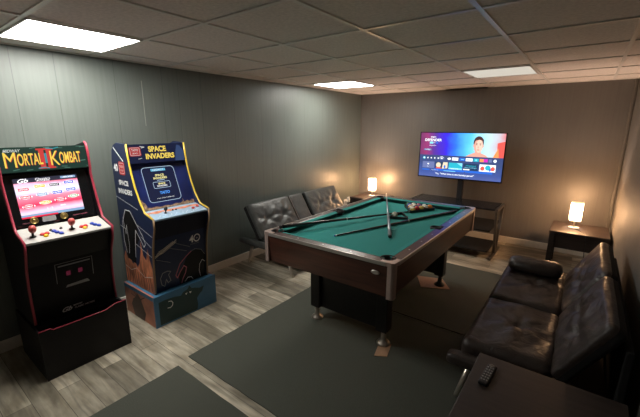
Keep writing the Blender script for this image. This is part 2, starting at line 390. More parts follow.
# ------------------------------------------------------------------ rugs
def rug(x0, y0, x1, y1, label):
    b = bm_new(); sx, sy = x1-x0, y1-y0
    t = bmesh.new(); bmesh.ops.create_grid(t, x_segments=40, y_segments=40, size=.5)
    for v in t.verts:
        e = .004*noise.noise(Vector((v.co.x*20, v.co.y*20, x0+y0)))
        v.co = Vector((v.co.x*sx+e, v.co.y*sy+e, .008+.0015*noise.noise(Vector((v.co.x*6, v.co.y*6, 3+y0)))))
    r = bmesh.ops.extrude_face_region(t, geom=t.faces[:])
    for v in r['geom']:
        if isinstance(v, bmesh.types.BMVert): v.co.z = .0005
    join(b, t); o = obj('rug', b, M['rug']); tag(o, label, 'rug', 'dark green-grey rugs', ((x0+x1)/2, (y0+y1)/2, 0))
rug(1.115, -4.185, 3.45, -2.745, 'dark green-grey rug under the near end of the pool table')
rug(1.06, -2.725, 3.45, -1.29, 'dark green-grey rug under the far end of the pool table')
rug(1.15, -6.0, 3.2, -4.285, 'dark green-grey rug at the bottom edge, nearest the viewer')

# ------------------------------------------------------------------ pool table
PX0, PX1, PY0, PY1 = 1.262, 2.362, -3.560, -1.690
cxp, cyp = (PX0+PX1)/2, (PY0+PY1)/2
hx, hy = (PX1-PX0)/2, (PY1-PY0)/2
RZ, BZ = .810, .765
pt = thing('pool_table', 'dark wood pool table with teal felt and chrome feet on the rugs', 'pool table', (cxp, cyp, 0))
RW, CW = .068, .040      # rail width, cushion width
b = bm_new(); box(b, (-hx+.05, -hy+.05, BZ-.03), (hx-.05, hy-.05, BZ)); obj('playing_surface', b, M['felt'], pt)
# aprons, slightly slanted inward towards the bottom
def apron(p0, p1, nrm, m):
    p0, p1, nrm = Vector(p0), Vector(p1), Vector(nrm)
    b = bm_new(); d = (p1-p0).normalized()
    prof = [(0, RZ-.022), (-.020, .575), (-.045, .575), (-.045, RZ-.022)]
    t = bmesh.new(); rings = []
    for p in (p0, p1): rings.append([t.verts.new((p.x+nrm.x*o_, p.y+nrm.y*o_, z)) for o_, z in prof])
    for k in range(4): t.faces.new((rings[0][k], rings[0][(k+1) % 4], rings[1][(k+1) % 4], rings[1][k]))
    t.faces.new(rings[0]); t.faces.new(rings[1][::-1]); join(b, t)
    return obj('apron', b, m, pt)
e = .004
ap = apron((-hx+.03, -hy+e, 0), (hx-.03, -hy+e, 0), (0, -1, 0), M['pwood']); apron((-hx+.03, hy-e, 0), (hx-.03, hy-e, 0), (0, 1, 0), M['pwood'])
apron((-hx+e, -hy+.03, 0), (-hx+e, hy-.03, 0), (-1, 0, 0), M['pwoody']); apron((hx-e, -hy+.03, 0), (hx-e, hy-.03, 0), (1, 0, 0), M['pwoody'])
# rails: end rails and side rails split by the side pockets
def rail(a, c, m): 
    b = bm_new(); box(b, (*a, RZ-.024), (*c, RZ), .006); return obj('rail', b, m, pt)
CP, SP = .095, .055
rails = [((-hx+CP, -hy), (hx-CP, -hy+RW), 'railx'), ((-hx+CP, hy-RW), (hx-CP, hy), 'railx')]
for s in (-1, 1):
    xa, xb = sorted((s*hx, s*(hx-RW)))
    rails += [((xa, -hy+CP), (xb, -SP), 'rail'), ((xa, SP), (xb, hy-CP), 'rail')]
ro = [rail(a, c, M[m]) for a, c, m in rails]
# silver edging strip round the top of the apron
for a, c in (((-hx+.06, -hy-.003), (hx-.06, -hy+.006)), ((-hx+.06, hy-.006), (hx-.06, hy+.003)), ((-hx-.003, -hy+.06), (-hx+.006, hy-.06)), ((hx-.006, -hy+.06), (hx+.003, hy-.06))):
    b = bm_new(); box(b, (*a, RZ-.026), (*c, RZ-.0005), .002); obj('edge_strip', b, M['silver'], pt)
# cushions with angled ends
def cush(pts):
    b = bm_new(); t = bmesh.new()
    q = lambda i, x, y, k: (x, y) if i < 2 else (x+(pts[(1 if i == 2 else 0)][0]-x)*0+k*nx_, y+k*ny_)
    ex, ey = (pts[0][0]+pts[1][0]-pts[2][0]-pts[3][0])/2, (pts[0][1]+pts[1][1]-pts[2][1]-pts[3][1])/2; ln = math.hypot(ex, ey); nx_, ny_ = ex/ln, ey/ln
    lo = [t.verts.new((*q(i, x, y, .016), BZ-.002)) for i, (x, y) in enumerate(pts)]; hi = [t.verts.new((x, y, RZ-(.001 if i < 2 else .009))) for i, (x, y) in enumerate(pts)]
    n = len(pts); t.faces.new(lo[::-1]); t.faces.new(hi)
    for i in range(n): t.faces.new((lo[i], lo[(i+1) % n], hi[(i+1) % n], hi[i]))
    bmesh.ops.recalc_face_normals(t, faces=t.faces[:])
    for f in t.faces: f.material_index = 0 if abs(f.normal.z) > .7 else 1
    join(b, t); obj('cushion', b, [M['felt'], M['felt_shaded']], pt)
for s in (-1, 1):
    y0, y1 = s*(hy-RW), s*(hy-RW-CW); cush([(-hx+CP, y0), (hx-CP, y0), (hx-CP-.045, y1), (-hx+CP+.045, y1)])
    x0, x1 = s*(hx-RW), s*(hx-RW-CW)
    cush([(x0, -hy+CP), (x0, -SP), (x1, -SP-.018), (x1, -hy+CP+.045)]); cush([(x0, hy-CP), (x0, SP), (x1, SP+.018), (x1, hy-CP-.045)])
# pockets: rings sunk at corners and sides with a dark cup
def pocket(x, y, r):
    b = bm_new(); lathe(b, [(r+.010, RZ-.020), (r+.009, RZ+.001), (r, RZ+.003), (r-.004, RZ-.01), (r-.008, BZ-.005), (r-.012, BZ-.10), (.001, BZ-.11), (.001, BZ-.115), (r-.004, BZ-.11), (r+.004, BZ-.02)], (x, y, 0), 24, caps=False)
    obj('pocket', b, M['pocket'], pt)
    b = bm_new(); lathe(b, [(.001, BZ+.0008), (r-.001, BZ+.0008)], (x, y, 0), 24, caps=False); 
    o = obj('pocket_mouth', b, M['pocket'], pt)
for sx in (-1, 1):
    for sy in (-1, 1): pocket(sx*(hx-.078), sy*(hy-.078), .043)
    pocket(sx*(hx-.080), 0, .036)
    b = bm_new(); xa, xb = sorted((sx*hx, sx*(hx-.030))); box(b, (xa, -SP+.0005, RZ-.024), (xb, SP-.0005, RZ-.0003), .002); obj('rail', b, M['rail'], pt)
# metal corner caps: L-shaped top and a vertical rounded edge
for sx in (-1, 1):
    for sy in (-1, 1):
        b = bm_new()
        f3 = lambda u, v, w: Vector((sx*(hx-u), sy*(hy-v), RZ-.024+w))
        prism(b, [(.022, 0), (CP, 0), (CP, .034), (.052, .034), (.034, .052), (.034, CP), (0, CP), (0, .022), (.006, .007)], f3, .0255)
        g3 = lambda u, v, w: Vector((sx*(hx-u*(1)), sy*(hy-v), .572+w))
        prism(b, [(.046, .002), (.046, .018), (.018, .046), (.002, .046), (.002, .020), (.008, .008), (.020, .002)], g3, RZ-.024-.572)
        obj('corner_cap', b, M['corner'], pt, 'metal corner cap')
# rail sights
pts = []
for s in (-1, 1):
    for k in (-.25, 0, .25): pts.append((k*2*(hx-.1), s*(hy-.035)))
    for k in (-.36, -.24, -.12, .12, .24, .36): pts.append((s*(hx-.035), k*2*(hy-.05)))
for x, y in pts:
    b = bm_new(); lathe(b, [(.0055, RZ-.001), (.0055, RZ+.0008)], (x, y, 0), 10); obj('rail_sight', b, M['white'], pt, 'white inlaid dot')
# oval nameplate
b = bm_new(); lathe(b, [(.03, -.001), (.03, .003), (.024, .0045)], (0, 0, 0), 24, mx=Matrix.Diagonal((1, .45, 1, 1)))
b.transform(Matrix.Translation((2.236-cxp, -hy+.004, .728)) @ Matrix.Rotation(math.radians(90+5), 4, 'X')); obj('name_plate', b, M['silver'], pt, 'oval silver name plate')
# two leg frames: legs, joining panel, feet
for yl, sgn in ((-3.215, -1), (-1.965, 1)):
    y = yl-cyp
    xl, xr = 1.528-cxp, 2.150-cxp
    b = bm_new(); box(b, (xl+.03, y-.012, .13), (xr-.03, y+.030, .60)); obj('leg_panel', b, M['legp'], pt)
    for x, s in ((xl, 1), (xr, -1)):
        b = bm_new(); box(b, (x-.040 if s > 0 else x-.05, y-.045, .125), (x+.05 if s > 0 else x+.040, y+.045, .62), .006)
        lg = obj('leg', b, M['legp'], pt)
        z0 = .014 if (sgn < 0 and s < 0) or sgn > 0 and s < 0 else .010
        b = bm_new(); lathe(b, [(.050, z0), (.052, z0+.007), (.045, z0+.017), (.022, z0+.036), (.020, z0+.06), (.019, .13)], (x, y, 0), 28)
        obj('foot', b, M['chrome'] if sgn < 0 else M['blk'], lg, 'chrome levelling foot' if sgn < 0 else 'black levelling foot')
def pad(pts, h, label):
    cx_, cy_ = sum(p[0] for p in pts)/4, sum(p[1] for p in pts)/4
    b = bm_new(); prism(b, [(x-cx_, y-cy_) for x, y in pts], lambda u, v, w: Vector((u, v, w)), h, .001)
    o = obj('wood_shim', b, M['tan']); tag(o, label, 'wood shim', 'bare wood shims under the pool table', (cx_, cy_, .0090))
pad([(2.165, -3.385), (2.245, -3.340), (2.205, -3.19), (2.125, -3.23)], .0045, 'small bare wood shim under the chrome foot of the pool table')
pad([(2.02, -2.13), (2.27, -2.00), (2.13, -1.80), (1.88, -1.88)], .0045, 'wide bare wood shim under the black foot at the far right of the pool table')

# ------------------------------------------------------------------ cues, racks, balls
def cue(p0, p1, m, label, r0=.0145, r1=.006):
    p0, p1 = Vector(p0), Vector(p1); d = p1-p0; L_ = d.length
    t = thing('pool_cue', label, 'pool cue', p0, group='pool cues on the pool table')
    mx = d.to_track_quat('Z', 'Y').to_matrix().to_4x4()
    def seg(name, a, c, ra, rc, mm, lab=None):
        b = bm_new(); lathe(b, [(ra*.9, a*L_), (ra, a*L_+.002), (rc, c*L_-.001), (rc*.95, c*L_)], n=14); b.transform(mx); return obj(name, b, mm, t, lab)
    f = lambda s: r0+(r1-r0)*s
    seg('bumper', 0, .012, r0*.9, r0, M['blk']); seg('butt', .012, .45, f(.0), f(.45), m); seg('joint_ring', .45, .457, f(.45)+.0006, f(.45)+.0006, M['silver'], 'silver joint ring')
    seg('shaft', .457, .985, f(.457), f(.98), m); seg('ferrule', .985, .996, r1, r1, M['white'], 'white ferrule'); seg('tip', .996, 1.0, r1, r1*.9, M['blue'])
cue((2.062, -3.005, BZ+.016), (1.418, -1.790, BZ+.090), M['cue_g'], 'slate blue-grey pool cue crossing over the other two, tip over the far left pocket')
cue((1.335, -3.45, RZ+.021), (1.845, -2.115, BZ+.009), M['cue_b'], 'black pool cue whose butt rests on the near left corner pocket')
cue((2.215, -1.845, BZ+.016), (1.70, -3.225, BZ+.008), M['cue_b'], 'black pool cue running from the far right pocket towards the middle of the felt')
def rack(verts, label, z=BZ+.0005, h=.045, kk=.88):
    c = Vector((sum(v[0] for v in verts)/3, sum(v[1] for v in verts)/3))
    b = bm_new(); n = 3; t = bmesh.new()
    def ring(scale_out, z_):
        out = []
        for i in range(3):
            p, a, d = Vector(verts[i])-c, Vector(verts[i-1])-c, Vector(verts[(i+1) % 3])-c
            p = p*scale_out; a = a*scale_out; d = d*scale_out
            for k in (0, .25, .5, .75, 1):
                q1 = p+(a-p)*.12; q2 = p+(d-p)*.12; s = (1-k)**2*q1+2*k*(1-k)*p+k*k*q2; out.append(t.verts.new((s.x, s.y, z_)))
        return out
    A, B_, C_, D = ring(1.0, 0), ring(1.0, h), ring(kk, h), ring(kk, 0); N_ = len(A)
    for P, Q in ((A, B_), (B_, C_), (C_, D), (D, A)):
        for i in range(N_): t.faces.new((P[i], P[(i+1) % N_], Q[(i+1) % N_], Q[i]))
    join(b, t); o = obj('triangle_rack', b, M['blk']); tag(o, label, 'ball rack', None, (c.x, c.y, z)); return c
cR = Vector((1.853, -1.962)); RR = .203; a0 = math.radians(-86)
vr = [(cR.x+RR*math.cos(a0+k*2*PI/3), cR.y+RR*math.sin(a0+k*2*PI/3)) for k in range(3)]
rack(vr, 'black triangle rack filled with pool balls', h=.026, kk=.925)
rack([(1.80, -2.215), (1.955, -2.395), (1.775, -2.475)], 'small empty black rack around the white cue ball', h=.022)
cols = [('yellow', (.85, .60, .16)), ('blue', (.03, .07, .40)), ('red', (.55, .03, .03)), ('purple', (.12, .03, .22)), ('orange', (.75, .22, .03)), ('green', (.02, .20, .08)), ('maroon', (.25, .02, .03)), ('black', (.012, .012, .012))]
BR = .0280
def ball_mesh(name, m_main, stripe):
    b = bm_new(); t = bmesh.new(); bmesh.ops.create_uvsphere(t, u_segments=24, v_segments=16, radius=BR)
    for f in t.faces: f.smooth = True; f.material_index = (1 if stripe and abs(f.calc_center_median().z) > .34*BR else 0)
    join(b, t); b.transform(Matrix.Rotation(random.uniform(-.5, .7), 4, 'X') @ Matrix.Rotation(random.uniform(-.5, .5), 4, 'Y')); return b
ivory = mat('ball_ivory', (.88, .83, .68), .15, coat=.4)
cm = {n: mat('ball_'+n, c, .15, coat=.4, var=.01) for n, c in cols}
order = [('yellow', 1), ('red', 0), ('blue', 1), ('yellow', 0), ('black', 0), ('orange', 1), ('maroon', 1), ('purple', 0), ('green', 1), ('blue', 0), ('orange', 0), ('purple', 1), ('maroon', 0), ('red', 1), ('green', 0)]
v0, v1, v2 = [Vector(v) for v in vr]; k = 0
rows = ['at the tip', 'in the second row', 'in the middle row', 'in the fourth row', 'in the back row']
for r_ in range(5):
    for c_ in range(r_+1):
        e1 = (v1-v0).normalized(); e2 = (v2-v0).normalized(); start = v0+((v1+v2)/2-v0).normalized()*(2*BR+.0165)
        p = start+e1*(2*BR+.0001)*(r_-c_)+e2*(2*BR+.0001)*c_
        n, st = order[k]; k += 1
        b = ball_mesh('pool_ball', None, st)
        o = obj('pool_ball', b, [cm[n], ivory])
        tag(o, (n+(' and ivory striped' if st else ' solid')+' pool ball '+rows[r_]+' of the full rack') if n != 'black' else 'black pool ball in the middle row of the full rack', 'pool ball', 'racked pool balls', (p.x, p.y, BZ+BR+.0006))
b = ball_mesh('cue_ball', None, 0); o = obj('cue_ball', b, ivory); tag(o, 'white cue ball inside the small empty rack', 'pool ball', None, (1.812, -2.395, BZ+BR+.0006))

# ------------------------------------------------------------------ futons
def futon(label, loc, rz, half, backs, seats, leather, console=None, bolster=None, lean=(.40, .43, .155, .735), flap=(-1,), fw=.09, fz=.305, lx=.775, thick=.11):
    t = thing('futon', label, 'futon sofa', loc, rz)
    bx_, bz_, tx_, tz_ = lean
    d = Vector((tx_-bx_, 0, tz_-bz_)); Lb = d.length+.05; dn = d.normalized(); nrm = Vector((dn.z, 0, -dn.x))   # face normal, towards the seat
    for i, (y0, y1) in enumerate(backs):
        wdt = y1-y0-.008; isc = console == i
        mid = Vector((bx_, (y0+y1)/2, bz_))+dn*(Lb/2-.05)-nrm*(thick/2+.010)
        mx = Matrix(((dn.x, 0, nrm.x, mid.x), (dn.y, 1, nrm.y, mid.y), (dn.z, 0, nrm.z, mid.z), (0, 0, 0, 1)))
        tf = [] if isc else [(-.01, -wdt*.20), (-.01, wdt*.20)]
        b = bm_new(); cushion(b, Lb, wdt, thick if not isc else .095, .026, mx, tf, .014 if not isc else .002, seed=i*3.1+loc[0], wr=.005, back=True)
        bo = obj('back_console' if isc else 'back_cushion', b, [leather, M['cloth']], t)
        if console is not None and not isc and i == 0:
            ye = y1-.004; b = bm_new()
            pp = [Vector((bx_, ye, bz_))+dn*s+nrm*(-.004) for s in (-.02, .1, .2, .3, Lb-.07)]
            tube(b, pp, .0045, 8); obj('piping', b, M['stitch'], bo, 'pale piping')
    for i, (y0, y1) in enumerate(seats):
        wdt = y1-y0-.008; x0, x1 = .33, .775
        mx = Matrix.Translation(((x0+x1)/2, (y0+y1)/2, .345))
        tf = [(.0, -wdt*.20), (.0, wdt*.20)] if console is not None else [(-.02, 0)]
        b = bm_new(); cushion(b, x1-x0, wdt, .13, .04, mx, tf, .018, seed=i*5.3+loc[1], wr=.009, depth=.034)
        if console is None and i == 0:   # stitched seam channel across the seat
            pass
        obj('seat_cushion', b, leather, t)
    b = bm_new(); box(b, (.10, -half+.02, .235), (.76, half-.02, .278), .006); obj('frame', b, M['blk'], t)
    if console is None:
        b = bm_new(); box(b, (.055, -half+.01, .03), (.085, half-.01, .62), .006); obj('back_panel', b, M['cloth'], t)  # added panel, blocks the light on the floor gap along the wall
    for s in flap:
        b = bm_new(); mx = Matrix.Translation((.45, s*(half+fw/2+.002), fz)); cushion(b, .75, fw, .065, .022, mx, [], .006, seed=s+3)
        obj('armrest', b, leather, t, 'armrest folded out flat')
    for x, x2 in ((.715, lx), (.18, .105)):
        for y in (-half+.05, half-.05):
            b = bm_new(); tube(b, [(x, y, .24), (x2, y, .012), (x2, y, 0)], [.020, .014, .016], 16); obj('leg', b, M['chrome'], t, 'chrome tapered leg')
    if bolster is not None:
        b = bm_new(); n = 24; t2 = bmesh.new(); rings = []
        xs_ = [.365, .372, .385, .42, .5, .6, .68, .725, .742, .75]
        rs_ = [.002, .045, .066, .080, .084, .084, .080, .066, .045, .002]
        for x, r in zip(xs_, rs_):
            rings.append([t2.verts.new((x, bolster+r*1.2*math.cos(2*PI*k/n), .478+r*(.78+.05*noise.noise(Vector((x*20, k*.6, 1))))*math.sin(2*PI*k/n))) for k in range(n)])
        for i in range(len(rings)-1):
            for k in range(n): t2.faces.new((rings[i][k], rings[i][(k+1) % n], rings[i+1][(k+1) % n], rings[i+1][k])).smooth = True
        t2.faces.new(rings[0][::-1]); t2.faces.new(rings[-1]); join(b, t2); obj('bolster', b, leather, t, 'round arm bolster')
    return t
# left: local x = world x, local y = world y offset; right: turned round
futon('charcoal leather futon with tufted back along the left wall behind the pool table', (0, -1.89, 0), 0, .88,
      [(-.905, -.225), (-.215, .055), (.095, .815)], [(-.875, -.02), (0, .865)], M['leather_g'], console=1, lean=(.42, .43, .215, .752), flap=(-1,), fw=.06, lx=.805)
futon('black leather futon with round arm bolster against the right wall', (W, -2.725, .0095), PI, .735,
      [(-.785, -.01), (.01, .735)], [(-.785, .045), (.055, .735)], M['leather'], bolster=-.565, lean=(.335, .425, .160, .735), thick=.085, flap=(1,), fw=.08, fz=.315)

# ------------------------------------------------------------------ end tables
def table(loc, label, sx=.53, sy=.53, h=.48, ap=.19):
    t = thing('end_table', label, 'end table', loc, 0, 'dark square end tables')
    b = bm_new(); box(b, (-sx/2, -sy/2, h-.028), (sx/2, sy/2, h), .003); obj('table_top', b, M['tabletop'], t)
    for nm, a, c in (('apron', (-sx/2+.02, -sy/2+.02), (sx/2-.02, -sy/2+.035)), ('apron', (-sx/2+.02, sy/2-.035), (sx/2-.02, sy/2-.02)), ('apron', (-sx/2+.02, -sy/2+.036), (-sx/2+.035, sy/2-.036)), ('apron', (sx/2-.035, -sy/2+.036), (sx/2-.02, sy/2-.036))):
        b = bm_new(); box(b, (*a, h-ap), (*c, h-.028), .002); obj(nm, b, M['tabletop'], t)
    for s in (-1, 1):
        for q in (-1, 1):
            b = bm_new(); x, y = s*(sx/2-.030), q*(sy/2-.030); box(b, (x-.026, y-.026, 0), (x+.026, y+.026, h-.028), .003); obj('leg', b, M['tabletop'], t)
    return t
table((3.225, -.575, 0), 'dark wood end table with the glowing lamp beside the right wall')
table((.445, -.335, 0), 'dark wood end table with a lamp in the left back corner')
nt = table((3.165, -3.892, .0), 'dark wood end table with a remote control in the bottom right corner', sx=.57)
nt.location.z = .009

# ------------------------------------------------------------------ lamps
def lamp(loc, label):
    t = thing('table_lamp', label, 'table lamp', loc, 0, 'small glowing table lamps')
    b = bm_new(); lathe(b, [(.050, 0), (.052, .006), (.050, .012), (.014, .016)], n=28); obj('base', b, M['lbase'], t)
    b = bm_new(); lathe(b, [(.008, .015), (.008, .07), (.012, .08), (.012, .12)], n=12); obj('stem', b, M['lbase'], t)
    # rounded-square shade, gently waisted, open at both ends
    b = bm_new(); t2 = bmesh.new(); rings = []; base = rrect(-1, -1, 1, 1, .75, 7)
    prof = [(.056, .090), (.058, .13), (.0555, .18), (.057, .24), (.0545, .295)]
    for r, z in prof: rings.append([t2.verts.new((x*r, y*r, z)) for x, y in base])
    n = len(base)
    for i in range(len(rings)-1):
        for k in range(n):
            f = t2.faces.new((rings[i][k], rings[i][(k+1) % n], rings[i+1][(k+1) % n], rings[i+1][k])); f.smooth = True
    join(b, t2); obj('lamp_shade', b, M['shade'], t, 'glowing warm paper shade')
    b = bm_new(); sphere(b, (0, 0, .165), .022, sc=(1, 1, 1.25)); obj('bulb', b, M['bulb'], t, 'warm white bulb')
    ld = bpy.data.lights.new('bulb_light', 'POINT'); ld.energy = LAMP; ld.color = (1, .69, .49); ld.shadow_soft_size = .03
    lo = bpy.data.objects.new('bulb_light', ld); C.objects.link(lo); lo.parent = t; lo.location = (0, 0, .225)
    return t
l1 = lamp((3.170, -.56, .4805), 'glowing table lamp on the end table beside the right wall')
l2 = lamp((.430, -.31, .4805), 'glowing table lamp on the end table in the left back corner')
b = bm_new(); tube(b, [(3.19, -.60, .487), (3.23, -.68, .4845), (3.27, -.79, .4845), (3.28, -.850, .4845), (3.285, -.874, .478), (3.29, -.88, .43), (3.30, -.89, .2), (3.33, -.87, .02)], .003, 8)
o = obj('lamp_cord', b, M['blk']); tag(o, 'thin cord hanging from the lamp over the right end table', 'cord')
# wall outlet with a plug-in adapter
t = thing('wall_outlet', 'white wall outlet with a plugged-in adapter, low on the left wall beside the corner table', 'outlet', (0, -.415, .275))
b = bm_new(); box(b, (0, -.085, 0), (.008, .012, .118), .003); obj('outlet_plate', b, M['white'], t)
b = bm_new(); box(b, (.0085, .000, .060), (.055, .060, .150), .008); obj('adapter', b, M['white'], t)
b = bm_new(); box(b, (.0085, -.050, .070), (.036, -.012, .100), .006); pg = obj('plug', b, M['white'], t)
b = bm_new(); tube(b, [(.033, -.031, .083), (.045, -.045, .06), (.040, -.060, .02), (.020, -.070, -.06), (.016, -.075, -.24)], .003, 8); obj('lead', b, M['white'], pg)
# remote control
t = thing('remote_control', 'black remote control lying on the near end table', 'remote control', (2.951, -3.795, .4895), math.radians(-4))
b = bm_new(); box(b, (-.020, -.078, 0), (.020, .078, .018), .006, seg=3); obj('body', b, M['blk'], t)
for i in range(6):
    for j in range(3):
        b = bm_new(); x, y = (j-1)*.011, -.055+i*.020; lathe(b, [(.0038, .0175), (.0034, .0200)], (x, y, 0), 10); obj('button', b, M['g_print'], t)
b = bm_new(); lathe(b, [(.013, .0175), (.012, .0195), (.006, .0195), (.005, .0185)], (0, .064, 0), 18); obj('button_ring', b, M['frame'], t)

# ------------------------------------------------------------------ television stand and television
tcx, tcy = 1.85, -.50
ts = thing('television_stand', 'three-tier black shelf stand with slanted grey side frames under the television', 'television stand', (tcx, tcy, 0))
def shelf_box(z0, z1, x0, x1, y0, y1): b = bm_new(); box(b, (x0-tcx, y0-tcy, z0), (x1-tcx, y1-tcy, z1), .003); obj('shelf', b, M['shelf'], ts)
shelf_box(.600, .622, 1.29, 2.375, -.78, -.33); shelf_box(.345, .365, 1.33, 2.36, -.86, -.24); shelf_box(.085, .105, 1.33, 2.36, -.88, -.36)
for x in (1.30, 2.40):
    X = x-tcx; b = bm_new()
    def bar(p, q, w, dth):
        p, q = Vector((X, p[0]-tcy, p[1])), Vector((X, q[0]-tcy, q[1])); d = q-p; L_ = d.length
        mx = Matrix.Translation(p) @ d.to_track_quat('Z', 'X').to_matrix().to_4x4()
        box(b, (-w/2, -dth/2, 0) if False else (-dth/2, -w/2, 0), (dth/2, w/2, L_), .003, mx=mx)
    bar((-.80, .61), (-.36, .61), .03, .035); bar((-.79, .61), (-.64, 0), .03, .035); bar((-.37, .61), (-.60, 0), .03, .055); bar((-.90, .018), (-.34, .018), .03, .03)
    obj('side_frame', b, M['frame'], ts)
b = bm_new(); box(b, (1.80-tcx, -.385-tcy, .622), (1.87-tcx, -.335-tcy, 1.30), .003); obj('mounting_post', b, M['blk'], ts)
b = bm_new(); box(b, (1.60-tcx, -.387-tcy, 1.12), (2.05-tcx, -.372-tcy, 1.32), .003); obj('mounting_plate', b, M['blk'], ts)

TX0, TX1, TZ0, TZ1, TY = 1.238, 2.354, .892, 1.527, -.400
cxT, czT = (TX0+TX1)/2, (TZ0+TZ1)/2
tv = thing('television', 'wide flat television showing a streaming menu, mounted above the black shelf stand', 'television', (cxT, TY, TZ0))
wT, hT = TX1-TX0, TZ1-TZ0
b = bm_new(); box(b, (-wT/2, -.018, 0), (wT/2, .012, hT), .004); obj('casing', b, M['blkg'], tv)
P = Plane((-wT/2+.012, -.018, .016), (1, 0, 0), (0, 0, 1), .001); pw, ph = wT-.024, hT-.026
tvE = 1.0
hero = grad_emit('screen_hero', 0, -wT/2, wT/2, [(0, (.16, .035, .13)), (.09, (.30, .04, .16)), (.2, (.10, .035, .30)), (.34, (.04, .02, .75)), (.45, (.03, .18, .95)), (.62, (.12, .62, 1.0)), (.8, (.55, .85, .95)), (.93, (.62, .55, .62)), (1.0, (.75, .12, .12))], 1.1*tvE)
menu = grad_emit('screen_menu', 2, 0, .36, [(0, (.10, .14, .38)), (.25, (.055, .10, .36)), (.6, (.05, .08, .22)), (1.0, (.05, .07, .20))], 1.0*tvE)
em = lambda n, c, s=1.0: emit('screen_'+n, c, s*tvE)
TM = [hero, menu, em('white', (.9, .95, 1), 1.3), em('skin', (.85, .42, .33)), em('hair', (.07, .03, .03)), em('teal', (.03, .50, .65)), em('blue', (.03, .16, .75)), em('red', (.85, .12, .10)), em('magenta', (.75, .03, .55)), em('dim', (.16, .20, .42)), em('cream', (.9, .75, .55)), em('deep', (.02, .05, .12)), em('skin_lit', (.98, .66, .52)), em('cyan', (.25, .75, 1.0), 1.1), em('hot', (1, .35, .12))]
b = bm_new(); hz = ph*.50
P.rect(b, 0, hz, pw, ph, 0); P.rect(b, 0, 0, pw, hz, 1)
L1 = .0008
# right side red block and pale clouds
P.poly(b, [(pw*.93, hz), (pw, hz), (pw, ph*.84), (pw*.92, ph*.80)], 7, L1)
P.poly(b, [(pw*.885, hz), (pw*.95, hz), (pw*.935, ph*.70)], 14, L1*1.5)
# person's head and shoulders
fx, fy = pw*.715, hz+ph*.235
Q = Plane(P.p(fx, fy, -.001), (1, 0, 0), (0, 0, 1), .001); Q.k = 1.22
hb = (hz-fy)/Q.k
Q.poly(b, [(-.125, hb), (.105, hb), (.075, hb+.025), (.03, hb+.042), (-.035, hb+.045), (-.09, hb+.02)], 3, L1)
Q.rect(b, -.03, hb, .03, hb+.09, 3, L1*1.2)
Q.ell(b, -.001, .034, .052, .068, 4, L1*1.6); Q.ell(b, 0, 0, .045, .080, 3, L1*2); Q.ell(b, .008, -.004, .034, .070, 12, L1*2.3)
Q.poly(b, [(-.049, .035), (-.044, .075), (-.015, .092), (.03, .090), (.049, .064), (.050, .035), (.038, .056), (.005, .066), (-.032, .056)], 4, L1*2.6)
for s_ in (-1, 1):
    Q.ell(b, s_*.018, .012, .008, .004, 4, L1*3); Q.rect(b, s_*.018-.010, .022, s_*.018+.010, .026, 4, L1*3); Q.ell(b, s_*.047, 0, .006, .016, 3, L1*1.8)
Q.poly(b, [(-.005, .008), (.007, -.024), (-.008, -.024)], 3, L1*3); Q.ell(b, 0, -.042, .014, .004, 7, L1*3)
# title block
P.text(b, 'SUNDAY', pw*.165, ph*.905, .075, .020, 2, L1, bold=.02); P.text(b, 'DEFENDER', pw*.165, ph*.84, .235, .034, 2, L1, bold=.02)
P.rect(b, pw*.12, ph*.755, pw*.165, ph*.80, 13, L1); P.ell(b, pw*.215, ph*.778, .014, .014, 6, L1); P.text(b, 'LIVE', pw*.18, ph*.778, .025, .014, 2, L1*1.5)
P.text(b, 'STREAM NOW', pw*.16, ph*.715, .095, .014, 2, L1); P.poly(b, rrect(pw*.05, ph*.60, pw*.15, ph*.64, .010), 9, L1); P.text(b, 'WATCH', pw*.10, ph*.62, .07, .014, 2, L1*1.5)
# icon row
yy = ph*.43
P.ell(b, pw*.062, yy, .020, .020, 5, L1); P.ell(b, pw*.062, yy, .011, .011, 2, L1*1.5)
for k, ux in enumerate((.11, .155, .20, .245)): P.ell(b, pw*ux, yy, .009, .010, 2, L1)
P.ell(b, pw*.29, yy+.004, .038, .022, 9, L1); P.line(b, [(pw*.285-.020, yy+.014), (pw*.29, yy+.024), (pw*.29+.024, yy+.014)], .005, 2, L1*1.5); P.ell(b, pw*.29, yy, .013, .008, 2, L1*1.6)
P.ell(b, pw*.385, yy, .024, .015, 2, L1)
for u0, u1, c_ in ((.42, .495, 2), (.51, .575, 6), (.585, .665, 2), (.675, .735, 5), (.745, .79, 14), (.79, .835, 8), (.845, .88, 9)): P.rect(b, pw*u0, yy-.020, pw*u1, yy+.020, c_, L1)
P.line(b, [(pw*.435, yy), (pw*.48, yy)], .008, 9, L1*1.6); P.line(b, [(pw*.60, yy), (pw*.65, yy)], .008, 9, L1*1.6); P.ell(b, pw*.705, yy, .012, .012, 13, L1*1.6); P.line(b, [(pw*.53, yy), (pw*.56, yy)], .008, 13, L1*1.6); P.ell(b, pw*.915, yy, .019, .019, 2, L1)
